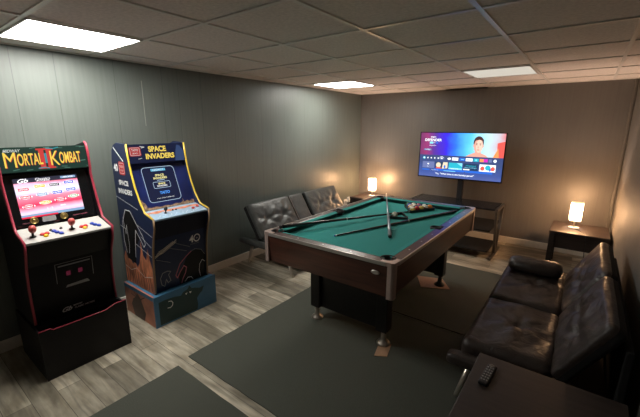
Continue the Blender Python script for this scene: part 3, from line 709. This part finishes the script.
# tiles row
y0, y1 = ph*.195, ph*.345
for u0, u1, c_ in ((.045, .20, 9), (.215, .37, 11), (.385, .55, 5), (.565, .735, 11), (.75, .93, 2)): P.rect(b, pw*u0, y0, pw*u1, y1, c_, L1)
P.ell(b, pw*.12, (y0+y1)/2+.012, .012, .009, 2, L1*2); P.text(b, 'More', pw*.12, (y0+y1)/2-.020, .03, .011, 2, L1*2)
P.ell(b, pw*.255, (y0+y1)/2+.004, .034, .036, 10, L1*2); P.rect(b, pw*.225, y0, pw*.29, y0+.020, 7, L1*2.2); P.poly(b, [(pw*.30, y0), (pw*.37, y0+.01), (pw*.37, y1), (pw*.315, y1)], 10, L1*2); P.ell(b, pw*.335, y0+.03, .012, .022, 6, L1*2.5)
P.poly(b, [(pw*.48, y1), (pw*.55, y1), (pw*.55, y0+.04)], 13, L1*2); P.rect(b, pw*.385, y0, pw*.55, y0+.020, 13, L1*2); P.text(b, 'FREE LIVE', pw*.46, y0+.010, .10, .012, 2, L1*2.6)
P.text(b, 'Weekend', pw*.65, y1-.028, .13, .022, 5, L1*2); P.text(b, 'Recordings', pw*.65, y1-.055, .15, .016, 13, L1*2); P.rect(b, pw*.565, y0+.004, pw*.64, y0+.018, 2, L1*2)
P.ell(b, pw*.785, (y0+y1)/2-.008, .026, .030, 7, L1*2); P.ell(b, pw*.845, (y0+y1)/2+.005, .034, .034, 5, L1*2); P.ell(b, pw*.90, (y0+y1)/2-.006, .026, .028, 7, L1*2.2); P.rect(b, pw*.75, y0, pw*.93, y0+.012, 2, L1*2.4); P.ell(b, pw*.87, y0+.022, .012, .018, 6, L1*2.6)
P.rect(b, pw*.20, ph*.145, pw*.90, ph*.19, 6, L1*.6); P.rect(b, pw*.045, ph*.145, pw*.14, ph*.17, 6, L1*.6); P.text(b, 'Sponsored', pw*.21, ph*.155, .09, .012, 2, L1*2); P.line(b, [(pw*.33, ph*.15), (pw*.47, ph*.15)], .008, 13, L1*1.8)
P.text(b, 'Try, "What time is the Sunday game?"', pw*.46, ph*.075, .52, .030, 2, L1*1.5, bold=.012)
flat('screen', b, TM, tv, 'lit screen with a person\'s face and rows of app tiles')

# ------------------------------------------------------------------ arcade machines
def profile_solid(bm, prof, y0, y1, mi=0, bev=0): return prism(bm, prof, lambda u, v, w: Vector((u, y0+w, v)), y1-y0, bev, mi)
def slab(bm, p, q, th, y0, y1, mi=0):
    """board between profile points p and q (x,z), thickness th behind it"""
    p, q = Vector(p), Vector(q); d = (q-p).normalized(); n = Vector((-d.y, d.x))*th
    return profile_solid(bm, [tuple(p), tuple(q), tuple(q+n), tuple(p+n)], y0, y1, mi)
SI = [(.09, .272), (.560, .272), (.568, .42), (.578, .55), (.590, .64), (.620, .75), (.650, .84), (.650, .912), (.530, .945), (.468, 1.03), (.420, 1.13), (.385, 1.24), (.362, 1.36), (.350, 1.462), (.200, 1.468), (.145, 1.45), (.105, 1.40), (.09, 1.33)]
MK = [(.09, .345), (.505, .345), (.505, .50), (.512, .62), (.545, .74), (.598, .85), (.612, .924), (.470, .968), (.432, 1.06), (.395, 1.18), (.372, 1.275), (.380, 1.31), (.374, 1.42), (.362, 1.478), (.335, 1.490), (.14, 1.455), (.09, 1.40)]
TS = .014
def arcade(root, prof, side_m, edge_m, deck_m, front_m, deck_i, top_i, marq, bez, base, kf=4, hw=.25, er=.0078):
    zb = prof[0][1]
    for s in (-1, 1):
        y0 = -hw if s < 0 else hw-TS
        b = bm_new(); profile_solid(b, [(x, z-base) for x, z in prof], y0, y0+TS); sp = obj('side_panel', b, side_m, root)
        b = bm_new(); k1 = [Vector((x+.001, y0+TS/2, z-base+(.009 if i_ == 0 else 0))) for i_, (x, z) in enumerate(prof[1:top_i+1])]; tube(b, k1, er, 8); obj('edge_moulding', b, edge_m, sp, None)
    ya, yb = -hw+TS, hw-TS
    dk = prof[deck_i]
    b = bm_new(); dx, dz = dk[0], dk[1]-base; bx2, bz2 = prof[deck_i+1][0], prof[deck_i+1][1]-base
    profile_solid(b, [(dx-.004, dz-.006), (bx2-.06, bz2-.002), (bx2-.06, bz2-.016), (dx-.004, dz-.019)], ya, yb); deck = obj('control_deck', b, deck_m, root)
    b = bm_new(); f0 = (prof[1][0]-.022, zb-base+.001); f1 = (prof[kf][0]-.024, prof[kf][1]-base); f2 = (prof[deck_i][0]-.030, dz-.012)
    slab(b, f0, f1, .012, ya, yb); slab(b, f1, f2, .012, ya, yb); fr = obj('front_panel', b, front_m, root)
    b = bm_new(); box(b, (.092, ya, zb-base+.001), (.102, yb, prof[-1][1]-base)); slab(b, (.10, prof[-1][1]-base-.002), (.155, prof[-3][1]-base-.04 if False else prof[-1][1]-base+.08), .012, ya, yb) if False else None
    obj('back_panel', b, M['mk_blk'], root)
    return deck, fr, ya, yb

# --- the fighting game machine
MB_ = .336
mk = thing('arcade_machine', 'black arcade machine with red edging and a MORTAL KOMBAT marquee', 'arcade machine', (0, -4.61, MB_), group=None)
mprof = [(x, z-.001) for x, z in MK]
deck, fr, ya, yb = arcade(mk, mprof, M['mk_blk'], M['mk_red'], M['deck_w'], M['mk_blk'], 6, 14, None, None, MB_, 4)
z_ = lambda z: z-MB_
b = bm_new(); profile_solid(b, [(.372, z_(1.316)), (.358, z_(1.468)), (.10, z_(1.41)), (.10, z_(1.39)), (.33, z_(1.316))], ya, yb); mq = obj('marquee', b, M['olive'], mk, 'green lit marquee with yellow lettering')
Pm = Plane((.372, ya, z_(1.316)), (0, 1, 0), (-.014, 0, .152), .001); mw = yb-ya; mh = .1527
b = bm_new()
EM = [emit('marquee_yellow', (1, .72, .10), .85), emit('marquee_red', (.85, .07, .06), .62), emit('marquee_white', (.85, .9, .85), .6), emit('marquee_teal', (.05, .45, .55), .55), emit('marquee_ground', (.025, .075, .055), .45), emit('marquee_green', (.15, .34, .26), .5)]
Pm.rect(b, 0, 0, mw, mh, 4)
for k in range(16):
    u, v = random.random()*mw, (random.choice((.05, .9))+random.random()*.08)*mh
    Pm.line(b, [(u, v), (min(mw, u+.03), v+.006*random.uniform(-1, 1))], .004, 5, .0003)
# red II behind the words
for u in (-.034, .006):
    Pm.rect(b, mw*.5+u, mh*.10, mw*.5+u+.028, mh*.92, 1, .0006)
for v in (.10, .88): Pm.rect(b, mw*.5-.046, mh*v-.004, mw*.5+.046, mh*v+.006, 1, .0006)
Pm.rect(b, mw*.5-.006, mh*.30, mw*.5+.006, mh*.72, 3, .0012)
Pm.line(b, [(mw*.40, mh*.10), (mw*.47, mh*.13), (mw*.52, mh*.08)], .006, 3, .0012); Pm.line(b, [(mw*.52, mh*.92), (mw*.60, mh*.90), (mw*.66, mh*.95)], .006, 3, .0012); Pm.line(b, [(mw*.85, mh*.30), (mw*.97, mh*.34)], .006, 5, .0012)
for off, mi, w in (((.003, -.003), 1, .0015), ((0, 0), 0, .0022)):
    Pm.text(b, 'M', mw*.115+off[0], mh*.50+off[1], .058, .092, mi, w, bold=.0); Pm.text(b, 'ORTAL', mw*.325+off[0], mh*.50+off[1], .128, .074, mi, w, bold=.01)
    Pm.text(b, 'K', mw*.600+off[0], mh*.50+off[1], .048, .092, mi, w, bold=.0); Pm.text(b, 'OMBAT', mw*.785+off[0], mh*.50+off[1], .122, .074, mi, w, bold=.01)
Pm.text(b, 'MIDWAY', mw*.15, mh*.86, .085, .018, 2, .0015, shear=.3, bold=.02)
flat('marquee_lettering', b, EM, mq)
# bezel and screen
b = bm_new(); slab(b, (.405, z_(.975)), (.335, z_(1.30)), .01, ya, yb); profile_solid(b, [(.335, z_(1.298)), (.372, z_(1.312)), (.33, z_(1.312)), (.32, z_(1.30))], ya, yb); bz = obj('bezel', b, M['blkg'], mk)
Pb = Plane((.405, 0, z_(.975)), (0, 1, 0), (-.07, 0, .325), .0015)
sx0, sx1, sy0, sy1 = -.185, .163, .054, .303     # screen rectangle on the bezel plane
b = bm_new()
pinkg = grad_emit('game_screen_glow', 2, z_(1.03), z_(1.275), [(0, (.75, .30, .45)), (.12, (.85, .62, .80)), (.28, (.80, .03, .10)), (.5, (.80, .25, .35)), (.62, (.72, .75, 1.0)), (.82, (.85, .5, .7)), (.9, (.65, .03, .07)), (1, (.12, .01, .03))], 1.25)
SM = [pinkg, emit('game_white', (1, .97, 1), 1.3), emit('game_red', (.8, .02, .06), 1.0), emit('game_blue', (.03, .10, .65), 1.0), emit('game_yellow', (.9, .6, .05), 1.0), emit('game_dark', (.03, .03, .05), 1), emit('game_steel', (.25, .4, .6), 1), emit('game_green', (.3, .5, .25), 1)]
Pb.rect(b, sx0, sy0, sx1, sy1, 0); sw, sh = sx1-sx0, sy1-sy0
U = lambda u: sx0+u*sw; V = lambda v: sy0+v*sh
Pb.rect(b, U(0), V(.885), U(1), V(1), 5, .0005); Pb.rect(b, U(0), V(.0), U(1), V(.07), 6, .0005); Pb.rect(b, U(0), V(-.02), U(.55), V(.02), 2, .0008)
Pb.text(b, 'Gb', U(.14), V(.94), .055, .026, 1, .001, shear=.4, bold=.02); Pb.text(b, 'Classics', U(.44), V(.955), .08, .014, 1, .001); Pb.text(b, 'Arcade', U(.44), V(.912), .07, .012, 1, .001); Pb.rect(b, U(.72), V(.92), U(.97), V(.975), 6, .001)
Pb.text(b, 'ARCADE', U(.845), V(.948), .06, .010, 1, .0013)
logos = [(.12, .72, 'DEFENDER', 2), (.37, .77, 'JOUST', 4), (.60, .77, 'ROOT', 5), (.84, .80, 'TAPPER', 3), (.13, .52, 'RAMPAGE', 2), (.38, .55, 'GAUNTLET', 6), (.62, .56, 'PAPER', 3), (.85, .60, 'RACER', 3), (.14, .28, 'KOMBAT', 2), (.40, .33, 'KLAX', 4), (.64, .36, 'WIZARD', 2), (.87, .41, 'BUBBLES', 7)]
for u, v, tx, c_ in logos:
    Pb.ell(b, U(u), V(v), .034, .012, 1, .0006); Pb.poly(b, rrect(U(u)-.028, V(v)-.009, U(u)+.028, V(v)+.009, .006), c_, .001); Pb.text(b, tx, U(u), V(v), .046, .009, 1, .0014, bold=.02)
Pb.text(b, '1 - 2', U(.45), V(.17), .03, .010, 1, .001, bold=.03); Pb.text(b, 'oo', U(.66), V(.20), .03, .008, 1, .001, bold=.03)
flat('screen', b, SM, mk, 'lit game selection screen in white and pink')
b = bm_new()
for y, x in ((-.128, 0), (.035, 0)):
    b = bm_new(); c = Pb.p(y, .012+.018, 0); t2 = bmesh.new(); mxr = Matrix.Translation(c) @ Pb.n.to_track_quat('Z', 'Y').to_matrix().to_4x4(); lathe(b, [(.022, 0), (.023, .003), (.018, .004), (.017, .001), (.010, .001), (.009, .003), (.001, .003)], n=24, mx=mxr, caps=False); obj('bezel_ring', b, M['brass'], bz, 'brass ring emblem')
b = bm_new(); Pb.text(b, 'PRESS START', -.16, .020, .055, .008, 0, .0005); flat('bezel_lettering', b, [M['pink_print'], M['g_print']], bz); b = bm_new(); Pb.text(b, 'MIDWAY CLASSICS', .13, .024, .085, .008, 0, .0005); flat('bezel_lettering', b, [M['pink_print'], M['g_print']], bz); b = bm_new(); Pb.poly(b, rrect(-.085, .012, -.01, .046, .008), 1, .0004); flat('bezel_badge', b, [M['pink_print'], M['g_print']], bz)
# deck plane and controls
def deck_plane(prof, i, base): 
    p, q = Vector((prof[i][0]-.004, 0, prof[i][1]-base-.006)), Vector((prof[i+1][0]-.06, 0, prof[i+1][1]-base-.002)); return Plane(p, (0, 1, 0), q-p, .0005), (q-p).length
Pd, dl = deck_plane(mprof, 6, MB_)
def mx_on(P, u, v): return Matrix.Translation(P.p(u, v)) @ P.n.to_track_quat('Z', 'Y').to_matrix().to_4x4()
def joystick(root, P, u, v, m, s=1.0, lab=None):
    b = bm_new(); mx = mx_on(P, u, v)
    lathe(b, [(.014*s, 0), (.013*s, .003), (.005*s, .004), (.005*s, .030*s)], n=16, mx=mx); j = obj('joystick', b, M['blk'], root)
    b = bm_new(); lathe(b, [(.001, .024*s), (.011*s, .026*s), (.016*s, .036*s), (.016*s, .048*s), (.011*s, .058*s), (.001, .061*s)], n=20, mx=mx, caps=False); obj('ball_top', b, m, j, lab)
def button(root, P, u, v, m, r=.011):
    b = bm_new(); lathe(b, [(r+.003, 0), (r+.003, .004), (r, .005), (r, .008), (r-.002, .010)], n=18, mx=mx_on(P, u, v)); obj('button', b, m, root)
joystick(deck, Pd, -.178, .075, M['jred'], 1.25, 'coral red ball top'); joystick(deck, Pd, .030, .080, M['jred'], 1.25, 'coral red ball top')
for u, v, c_ in ((-.118, .052, 'yellow'), (-.105, .082, 'red'), (-.130, .078, 'red'), (-.055, .070, 'blue'), (-.040, .046, 'blue'), (-.065, .094, 'blue'), (.098, .055, 'yellow'), (.110, .082, 'red'), (.086, .080, 'red'), (.165, .072, 'blue'), (.182, .052, 'blue'), (.155, .096, 'blue')):
    button(deck, Pd, u, v, M[c_])
for u in (-.02, -.075): button(deck, Pd, u, .115, M['blk'], .006)
# front: coin slots, bars, emblem
Pf = Plane((mprof[1][0]-.022, 0, z_(.345)), (0, 1, 0), (mprof[4][0]-mprof[1][0]-.002, 0, mprof[4][1]-mprof[1][1]), .0012)
b = bm_new(); fz = lambda z: z-.345
for y in (-.027, .043):
    Pf.rect(b, y-.013, fz(.625), y+.013, fz(.657), 0, .003)
for y in (-.08, .105): pass
flat('coin_slots', b, [M['coin']], fr, 'dim red coin slots')
b = bm_new(); Pf.rect(b, -.081, fz(.697), .107, fz(.706), 0, .003); Pf.poly(b, [(-.052, fz(.540)), (.093, fz(.540)), (.08, fz(.562)), (-.04, fz(.556))], 0, .001)
Pf.line(b, [(-.095, fz(.585)), (-.095, fz(.72)), (.12, fz(.72)), (.12, fz(.585))], .003, 0, .0008)
flat('coin_door_print', b, [M['g_print'], M['w_print']], fr); b = bm_new(); Pf.text(b, 'Gb', -.060, fz(.380), .060, .034, 1, .0008, shear=.5, bold=.03); Pf.text(b, 'MIDWAY', .005, fz(.391), .055, .012, 1, .0008, bold=.02); Pf.text(b, 'CLASSIC ARCADE', .045, fz(.371), .125, .012, 1, .0008, bold=.02)
flat('front_lettering', b, [M['g_print'], M['w_print']], fr)
# riser
rs = thing('arcade_riser', 'black riser box with thin red edge line under the MORTAL KOMBAT machine', 'arcade riser', (.36, -4.61, 0))
hwr = .262; x0, x1 = -.25, .262
steps = [(-hwr, .336), (-.20, .336), (-.185, .322), (.125, .322), (.185, .345), (hwr, .345)]
b = bm_new(); prism(b, [(-hwr, 0), (hwr, 0)]+[(u, v+.010) for u, v in steps[::-1]], lambda u, v, w: Vector((x1-w, u, v)), .014); fp = obj('front_board', b, M['mk_blk'], rs)
b = bm_new(); tube(b, [(x1-.004, u, v+.011) for u, v in steps], .0042, 8); obj('edge_line', b, M['mk_red'], fp, 'thin red edge line')
for s in (-1, 1):
    b = bm_new(); y0 = -hwr if s < 0 else hwr-.014; box(b, (x0, y0, 0), (x1-.0145, y0+.014, .334), .001); sdb = obj('side_board', b, M['mk_blk'], rs)
b = bm_new(); box(b, (x0, -hwr+.0145, .0), (x0+.014, hwr-.0145, .322)); obj('back_board', b, M['mk_blk'], rs)
b = bm_new(); box(b, (x0+.015, -hwr+.0145, .315), (x1-.11, hwr-.0145, .333)); obj('top_board', b, M['mk_blk'], rs)

# --- the space game machine
SB = .272
si = thing('arcade_machine', 'navy arcade machine with yellow edging and a SPACE INVADERS marquee', 'arcade machine', (0, -3.852, SB))
sprof = [(x, z-.0) for x, z in SI]
deck, fr, ya, yb = arcade(si, sprof, M['si_navy'], M['si_brn'], M['deck_b'], M['si_front'], 7, 7, None, None, SB, 5)
z_ = lambda z: z-SB
for sp in [c for c in si.children if c.name.startswith('side_panel')]:
    y0 = sum(v.co.y for v in sp.data.vertices)/len(sp.data.vertices)
    b = bm_new(); tube(b, [Vector((x+.001, y0, z_(z))) for x, z in sprof[7:14]], .0078, 8); obj('edge_moulding', b, M['si_yel'], sp, 'yellow edge moulding')
b = bm_new(); profile_solid(b, [(.372, z_(1.312)), (.345, z_(1.458)), (.14, z_(1.445)), (.12, z_(1.42)), (.32, z_(1.312))], ya, yb); mq = obj('marquee', b, M['si_navy'], si)
Pm = Plane((.372, ya, z_(1.312)), (0, 1, 0), (-.027, 0, .146), .001); mh = .1485; mw = yb-ya
SE = [emit('space_ground', (.012, .018, .06), .6), emit('space_yellow', (1, .74, .14), .75), emit('space_dark', (.02, .01, .01), .3), emit('space_red', (.60, .05, .05), .6), emit('space_white', (.8, .8, .78), .6), emit('space_blue', (.05, .09, .22), .6)]
b = bm_new(); Pm.rect(b, 0, 0, mw, mh, 0)
Pm.poly(b, [(mw*.80, 0), (mw*.98, 0), (mw*.99, mh*.55), (mw*.93, mh*.85), (mw*.87, mh*.9), (mw*.83, mh*.5)], 5, .0005)
Pm.poly(b, rrect(mw*.02, mh*.38, mw*.21, mh*.86, .010), 3, .0006); Pm.line(b, rrect(mw*.037, mh*.42, mw*.193, mh*.82, .008), .003, 4, .001, closed=True); Pm.text(b, 'TAITO', mw*.115, mh*.70, .052, .018, 4, .0012, bold=.02); Pm.text(b, 'LEGACY', mw*.115, mh*.53, .046, .012, 4, .0012, bold=.02)
Pm.line(b, [(mw*.21, mh*.88), (mw*.28, mh*.84), (mw*.23, mh*.80)], .006, 4, .0008); Pm.line(b, [(mw*.15, mh*.22), (mw*.21, mh*.26)], .004, 4, .0008)
for off, mi, w in (((.004, -.004), 2, .0010), ((0, 0), 1, .0018)):
    Pm.text(b, 'SPACE', mw*.50+off[0], mh*.72+off[1], .150, .046, mi, w, bold=.04, shear=-.05); Pm.text(b, 'INVADERS', mw*.535+off[0], mh*.33+off[1], .245, .044, mi, w, bold=.04, shear=.05)
flat('marquee_lettering', b, SE, mq)
b = bm_new(); slab(b, (.465, z_(.945)), (.335, z_(1.30)), .01, ya, yb); profile_solid(b, [(.335, z_(1.298)), (.372, z_(1.312)), (.33, z_(1.312)), (.32, z_(1.30))], ya, yb); bz = obj('bezel', b, mat('bezel_blue_print', (.015, .025, .13), .3, var=.3, scale=6), si, 'glossy blue bezel')
Pb = Plane((.465, 0, z_(.945)), (0, 1, 0), (-.13, 0, .355), .0015)
b = bm_new(); x0_, x1_, v0_, v1_ = -.150, .125, .055, .345
GE = [emit('tube_navy', (.012, .016, .05), .8), emit('tube_outline', (.50, .66, .85), .8), emit('tube_yellow', (.95, .85, .35), .9), emit('tube_blue', (.08, .30, .85), 1.0), emit('tube_cyan', (.15, .50, .75), .8), emit('tube_white', (.9, .9, .9), .9), M['orange'], M['g_print']]
rr = rrect(x0_, v0_, x1_, v1_, .03)
Pb.poly(b, rr, 0, 0); Pb.line(b, rr, .004, 1, .0006, closed=True)
cx_ = (x0_+x1_)/2
Pb.rect(b, cx_-.062, v1_-.035, cx_+.062, v1_-.014, 4, .0008); Pb.text(b, 'LEGACY', cx_, v1_-.024, .09, .014, 5, .0012)
Pb.text(b, 'SPACE', cx_, v1_-.070, .075, .018, 2, .0008, bold=.03); Pb.text(b, 'INVADERS', cx_, v1_-.094, .115, .018, 2, .0008, bold=.03); Pb.line(b, [(cx_-.03, v1_-.112), (cx_+.03, v1_-.112)], .005, 1, .0008)
r2 = rrect(cx_-.072, v1_-.178, cx_+.072, v1_-.126, .010); Pb.line(b, r2, .0035, 1, .0006, closed=True); Pb.text(b, 'SPACE', cx_, v1_-.142, .06, .016, 2, .0008, bold=.03); Pb.text(b, 'INVADERS', cx_, v1_-.161, .085, .013, 5, .0008, bold=.03)
Pb.text(b, 'TAITO', cx_+.006, v1_-.218, .085, .024, 3, .0008, bold=.04, shear=.2); Pb.text(b, '© ALL RIGHTS RESERVED', cx_, v1_-.262, .15, .008, 5, .0008)
flat('screen', b, GE, si, 'rounded game screen with lit title text')
b = bm_new()   # canyon strip at the bottom of the bezel
pts = [(-.232, -.0), (-.232, .085), (-.215, .095), (-.205, .07), (-.190, .060), (-.180, .022), (-.15, .016), (-.11, .022), (-.08, .012), (-.03, .020), (.02, .012), (.06, .022), (.10, .016), (.125, .024), (.13, .055), (.138, .020), (.17, .030), (.19, .018), (.21, .034), (.232, .028), (.232, 0)]
for (u0, v0_b), (u1, v1_b) in zip(pts[1:], pts[2:-1]): Pb.poly(b, [(u0, 0), (u1, 0), (u1, v1_b), (u0, v0_b)], 0, .0004) if u1 > u0 else None
flat('canyon_print', b, [mat('canyon_tan_print', (.38, .24, .15), .45, var=.6, scale=45)], bz, 'orange canyon print')
Pd, dl = deck_plane(sprof, 7, SB)
joystick(deck, Pd, -.095, .085, M['blk'], .9)
for u, v in ((.145, .075), (.200, .095)): button(deck, Pd, u, v, M['red'])
for u in (-.02, .01): button(deck, Pd, u, .11, M['blk'], .005)
b = bm_new()
pts = [(-.23, .10), (-.20, .118), (-.15, .100), (-.10, .12), (-.04, .102), (.02, .12), (.08, .104), (.14, .12), (.19, .11), (.23, .12)]
for (u0, a), (u1, c) in zip(pts, pts[1:]): Pd.poly(b, [(u0, a), (u1, c), (u1, .145), (u0, .145)], 0, .0003)
flat('canyon_deck_print', b, [M['orange']], deck); b = bm_new()
for k in range(9): u = -.2+k*.048; Pd.line(b, [(u, .02+.01*math.sin(k*2)), (u+.03, .035+.02*math.sin(k*3)), (u+.045, .06)], .002, 1, .0004)
flat('deck_print', b, [M['orange'], M['w_print']], deck)
# front panel art: 40, saucer, beams and hills
Pf = Plane((sprof[1][0]-.022, 0, 0), (0, 1, 0), (sprof[5][0]-sprof[1][0]-.002, 0, sprof[5][1]-sprof[1][1]), .0012); Pf.vs = 1.20
fz = lambda z: z-SB
b = bm_new(); FM = [M['w_print'], M['si_navy'], M['pink_print'], M['g_print'], M['mk_blk'], mat('tan_print', (.75, .66, .58), .5)]
Pf.rect(b, -.233, 0, .233, .39, 1, 0)
Pf.text(b, '4', .095, fz(.600), .040, .055, 0, .001, bold=.03); Pf.line(b, [(.147+.028*math.cos(a*PI/10), fz(.600)+.026*math.sin(a*PI/10)) for a in range(20)], .009, 0, .001, closed=True); Pf.text(b, 'th', .147, fz(.600), .016, .014, 0, .001); Pf.text(b, 'ANNIVERSARY', .125, fz(.560), .09, .008, 3, .001)
for k in range(4):
    o_ = k*.010; Pf.line(b, [(-.225+o_, fz(.545)+o_*.9), (-.16, fz(.555)+o_*.9), (-.045-o_, fz(.610)+o_*.3)], .005, 5, .001)
Pf.line(b, [(-.225, fz(.535)), (-.15, fz(.57)), (-.045, fz(.625))], .007, 5, .001)
Pf.line(b, [(-.05, fz(.600)), (.08, fz(.545))], .0025, 3, .001); Pf.line(b, [(-.10, fz(.575)), (.05, fz(.520))], .0025, 3, .001); Pf.line(b, [(-.22, fz(.52)), (-.10, fz(.47))], .0025, 3, .001)
Pf.poly(b, [(-.02, .0), (.232, .0), (.232, .185), (.19, .225), (.16, .24), (.10, .235), (.05, .205), (.02, .15), (-.03, .09)], 4, .0006)
Pf.line(b, [(.09, .235), (.04, .205), (-.015, .165), (-.040, .115), (-.055, .085), (-.04, .06), (-.015, .10), (.02, .14), (.045, .12), (.035, .08), (.01, .04), (-.002, .008)], .008, 2, .001)
Pf.line(b, [(.09, .235), (.13, .245), (.19, .225), (.225, .18)], .003, 3, .001); Pf.line(b, [(.184, .008), (.17, .06), (.175, .11), (.20, .14), (.228, .12)], .005, 0, .001)
Pf.line(b, [(-.18, .05), (-.19, .10), (-.17, .135), (-.13, .14), (-.10, .13), (-.12, .11), (-.10, .06), (-.125, .05), (-.14, .08), (-.155, .03)], .005, 3, .001, closed=True); Pf.line(b, [(.03, .01), (.055, .035), (.09, .03), (.108, .008)], .005, 0, .001)
flat('front_print', b, FM, fr, 'dark front art with 40, saucer and hills')
# left side art (outer face towards the viewer's left)
sp = [c for c in si.children if c.name.startswith('side_panel') and sum(v.co.y for v in c.data.vertices) < 0][0]
Ps = Plane((0, -.25, 0), (1, 0, 0), (0, 0, 1), .0008)
b = bm_new(); AM = [M['w_print'], M['orange'], M['red'], M['mk_blk'], M['si_brn'], mat('canyon_shadow_print', (.10, .03, .02), .5)]
g = lambda z: z-SB
top_o = [(.095, .50), (.13, .56), (.16, .50), (.20, .52), (.24, .46), (.28, .50), (.32, .45), (.36, .50), (.40, .60), (.42, .70), (.44, .58), (.48, .55), (.52, .66), (.54, .56), (.575, .50)]
for (u0, a), (u1, c) in zip(top_o, top_o[1:]): Ps.poly(b, [(u0, .002), (min(u1, .556), .002), (min(u1, .566), g(c)), (min(u0, .566), g(a))], 1, 0)
for k in range(11):
    u = .12+k*.040; Ps.line(b, [(u, .02), (u+.012*math.sin(k), .08+.02*math.sin(k*2)), (u-.01, .15+.03*math.cos(k*1.7))], .008, 5, .0005)
Ps.line(b, [(.10, g(.42)), (.2, g(.40)), (.3, g(.44)), (.42, g(.39)), (.55, g(.42))], .004, 0, .0006)
Ps.poly(b, [(.16, g(.50)), (.30, g(.48)), (.33, g(.62)), (.41, g(.72)), (.385, g(.85)), (.30, g(.93)), (.22, g(.93)), (.15, g(.82)), (.135, g(.66))], 3, .0004)
Ps.line(b, [(.16, g(.55)), (.135, g(.66)), (.15, g(.82)), (.22, g(.93)), (.30, g(.93)), (.40, g(.82)), (.47, g(.75)), (.50, g(.69)), (.47, g(.66)), (.43, g(.71)), (.36, g(.78)), (.33, g(.66)), (.31, g(.54))], .007, 0, .0008)
Ps.line(b, [(.16, g(.86)), (.185, g(.72)), (.21, g(.80)), (.22, g(.62)), (.20, g(.55))], .005, 0, .0008)
Ps.line(b, [(.095, g(1.03)), (.44, g(.96))], .004, 0, .0006); Ps.line(b, [(.40, g(.83)), (.62, g(.77))], .004, 0, .0006); Ps.line(b, [(.44, g(.74)), (.585, g(.68))], .004, 0, .0006); Ps.line(b, [(.095, g(.78)), (.20, g(.76))], .004, 0, .0006); Ps.line(b, [(.34, g(.66)), (.575, g(.60))], .004, 0, .0006)
Ps.text(b, '40', .150, g(1.272), .072, .062, 0, .0006, bold=.05); Ps.poly(b, rrect(.205, g(1.22), .305, g(1.325), .018), 2, .0004); Ps.line(b, rrect(.215, g(1.232), .295, g(1.313), .014), .004, 0, .0007, closed=True); Ps.text(b, 'TAITO', .255, g(1.285), .062, .018, 0, .0008, bold=.03); Ps.text(b, 'LEGACY', .255, g(1.255), .055, .013, 0, .0008)
Ps.text(b, 'SPACE', .255, g(1.155), .160, .042, 0, .0006, bold=.05); Ps.text(b, 'INVADERS', .265, g(1.085), .230, .042, 0, .0006, bold=.05)
Ps.line(b, [(.15, g(1.43)), (.25, g(1.36)), (.29, g(1.33))], .010, 0, .0006)
flat('side_print', b, AM, sp, 'white outlines over an orange canyon print')
# riser
rs = thing('arcade_riser', 'blue and rust printed riser box under the SPACE INVADERS machine', 'arcade riser', (.345, -3.848, 0))
hwr = .290; x0, x1 = -.245, .255; rh = .2705
b = bm_new(); box(b, (x1-.014, -hwr, 0), (x1, hwr, rh), .001); fp = obj('front_board', b, M['riser_b'], rs)
P = Plane((x1, 0, 0), (0, 1, 0), (0, 0, 1), .0008); b = bm_new()
P.poly(b, [(-.255, .015), (.085, .012), (.095, .06), (.090, .12), (.12, .15), (.145, .165), (.165, .21), (.12, .205), (.07, .225), (.045, .23), (.025, .262), (.005, .235), (-.035, .225), (-.06, .20), (-.12, .215), (-.20, .22), (-.255, .215)], 0, 0)
P.line(b, [(-.165+.030*math.cos(a), .165+.030*math.sin(a)) for a in (-2.2, -1.4, -.6, .2, 1.0, 1.8)], .006, 1, .0005)
for s in (-1, 1): P.poly(b, [(.010+s*.020-.011, .205+s*.002), (.010+s*.020+.011, .205-s*.002), (.010+s*.018, .188)][::1], 1, .0005)
P.line(b, [(-.01, .262), (.06, .262)], .003, 1, .0005) if False else None
flat('front_print', b, [M['dkteal'], M['w_print']], fp, 'dark hill silhouette print')
for s in (-1, 1):
    b = bm_new(); y0 = -hwr if s < 0 else hwr-.014; box(b, (x0, y0, 0), (x1-.0145, y0+.014, rh), .001); sb = obj('side_board', b, M['riser_o'], rs, 'rust coloured side board')
    if s < 0:
        P = Plane((0, -hwr, 0), (1, 0, 0), (0, 0, 1), .0008); b = bm_new()
        P.rect(b, x0+.002, rh-.035, x1-.016, rh-.001, 0, 0); P.poly(b, [(-.10, .0), (.06, .0), (.10, .08), (.06, .15), (.03, .20), (-.02, .235), (-.05, .19), (-.10, .16), (-.14, .10)], 1, .0003)
        for k in range(5): P.line(b, [(-.05+k*.02, .19), (-.13+k*.06, .20+.03*math.sin(k*2))], .008, 1, .0004)
        flat('side_print', b, [M['riser_b'], mat('brown_shadow_print', (.075, .040, .030), .5)], sb)
b = bm_new(); box(b, (x0, -hwr+.0145, .0), (x0+.014, hwr-.0145, rh)); obj('back_board', b, M['riser_b'], rs)
b = bm_new(); box(b, (x0+.015, -hwr+.0145, rh-.018), (x1-.0145, hwr-.0145, rh-.0005)); obj('top_board', b, M['riser_b'], rs)
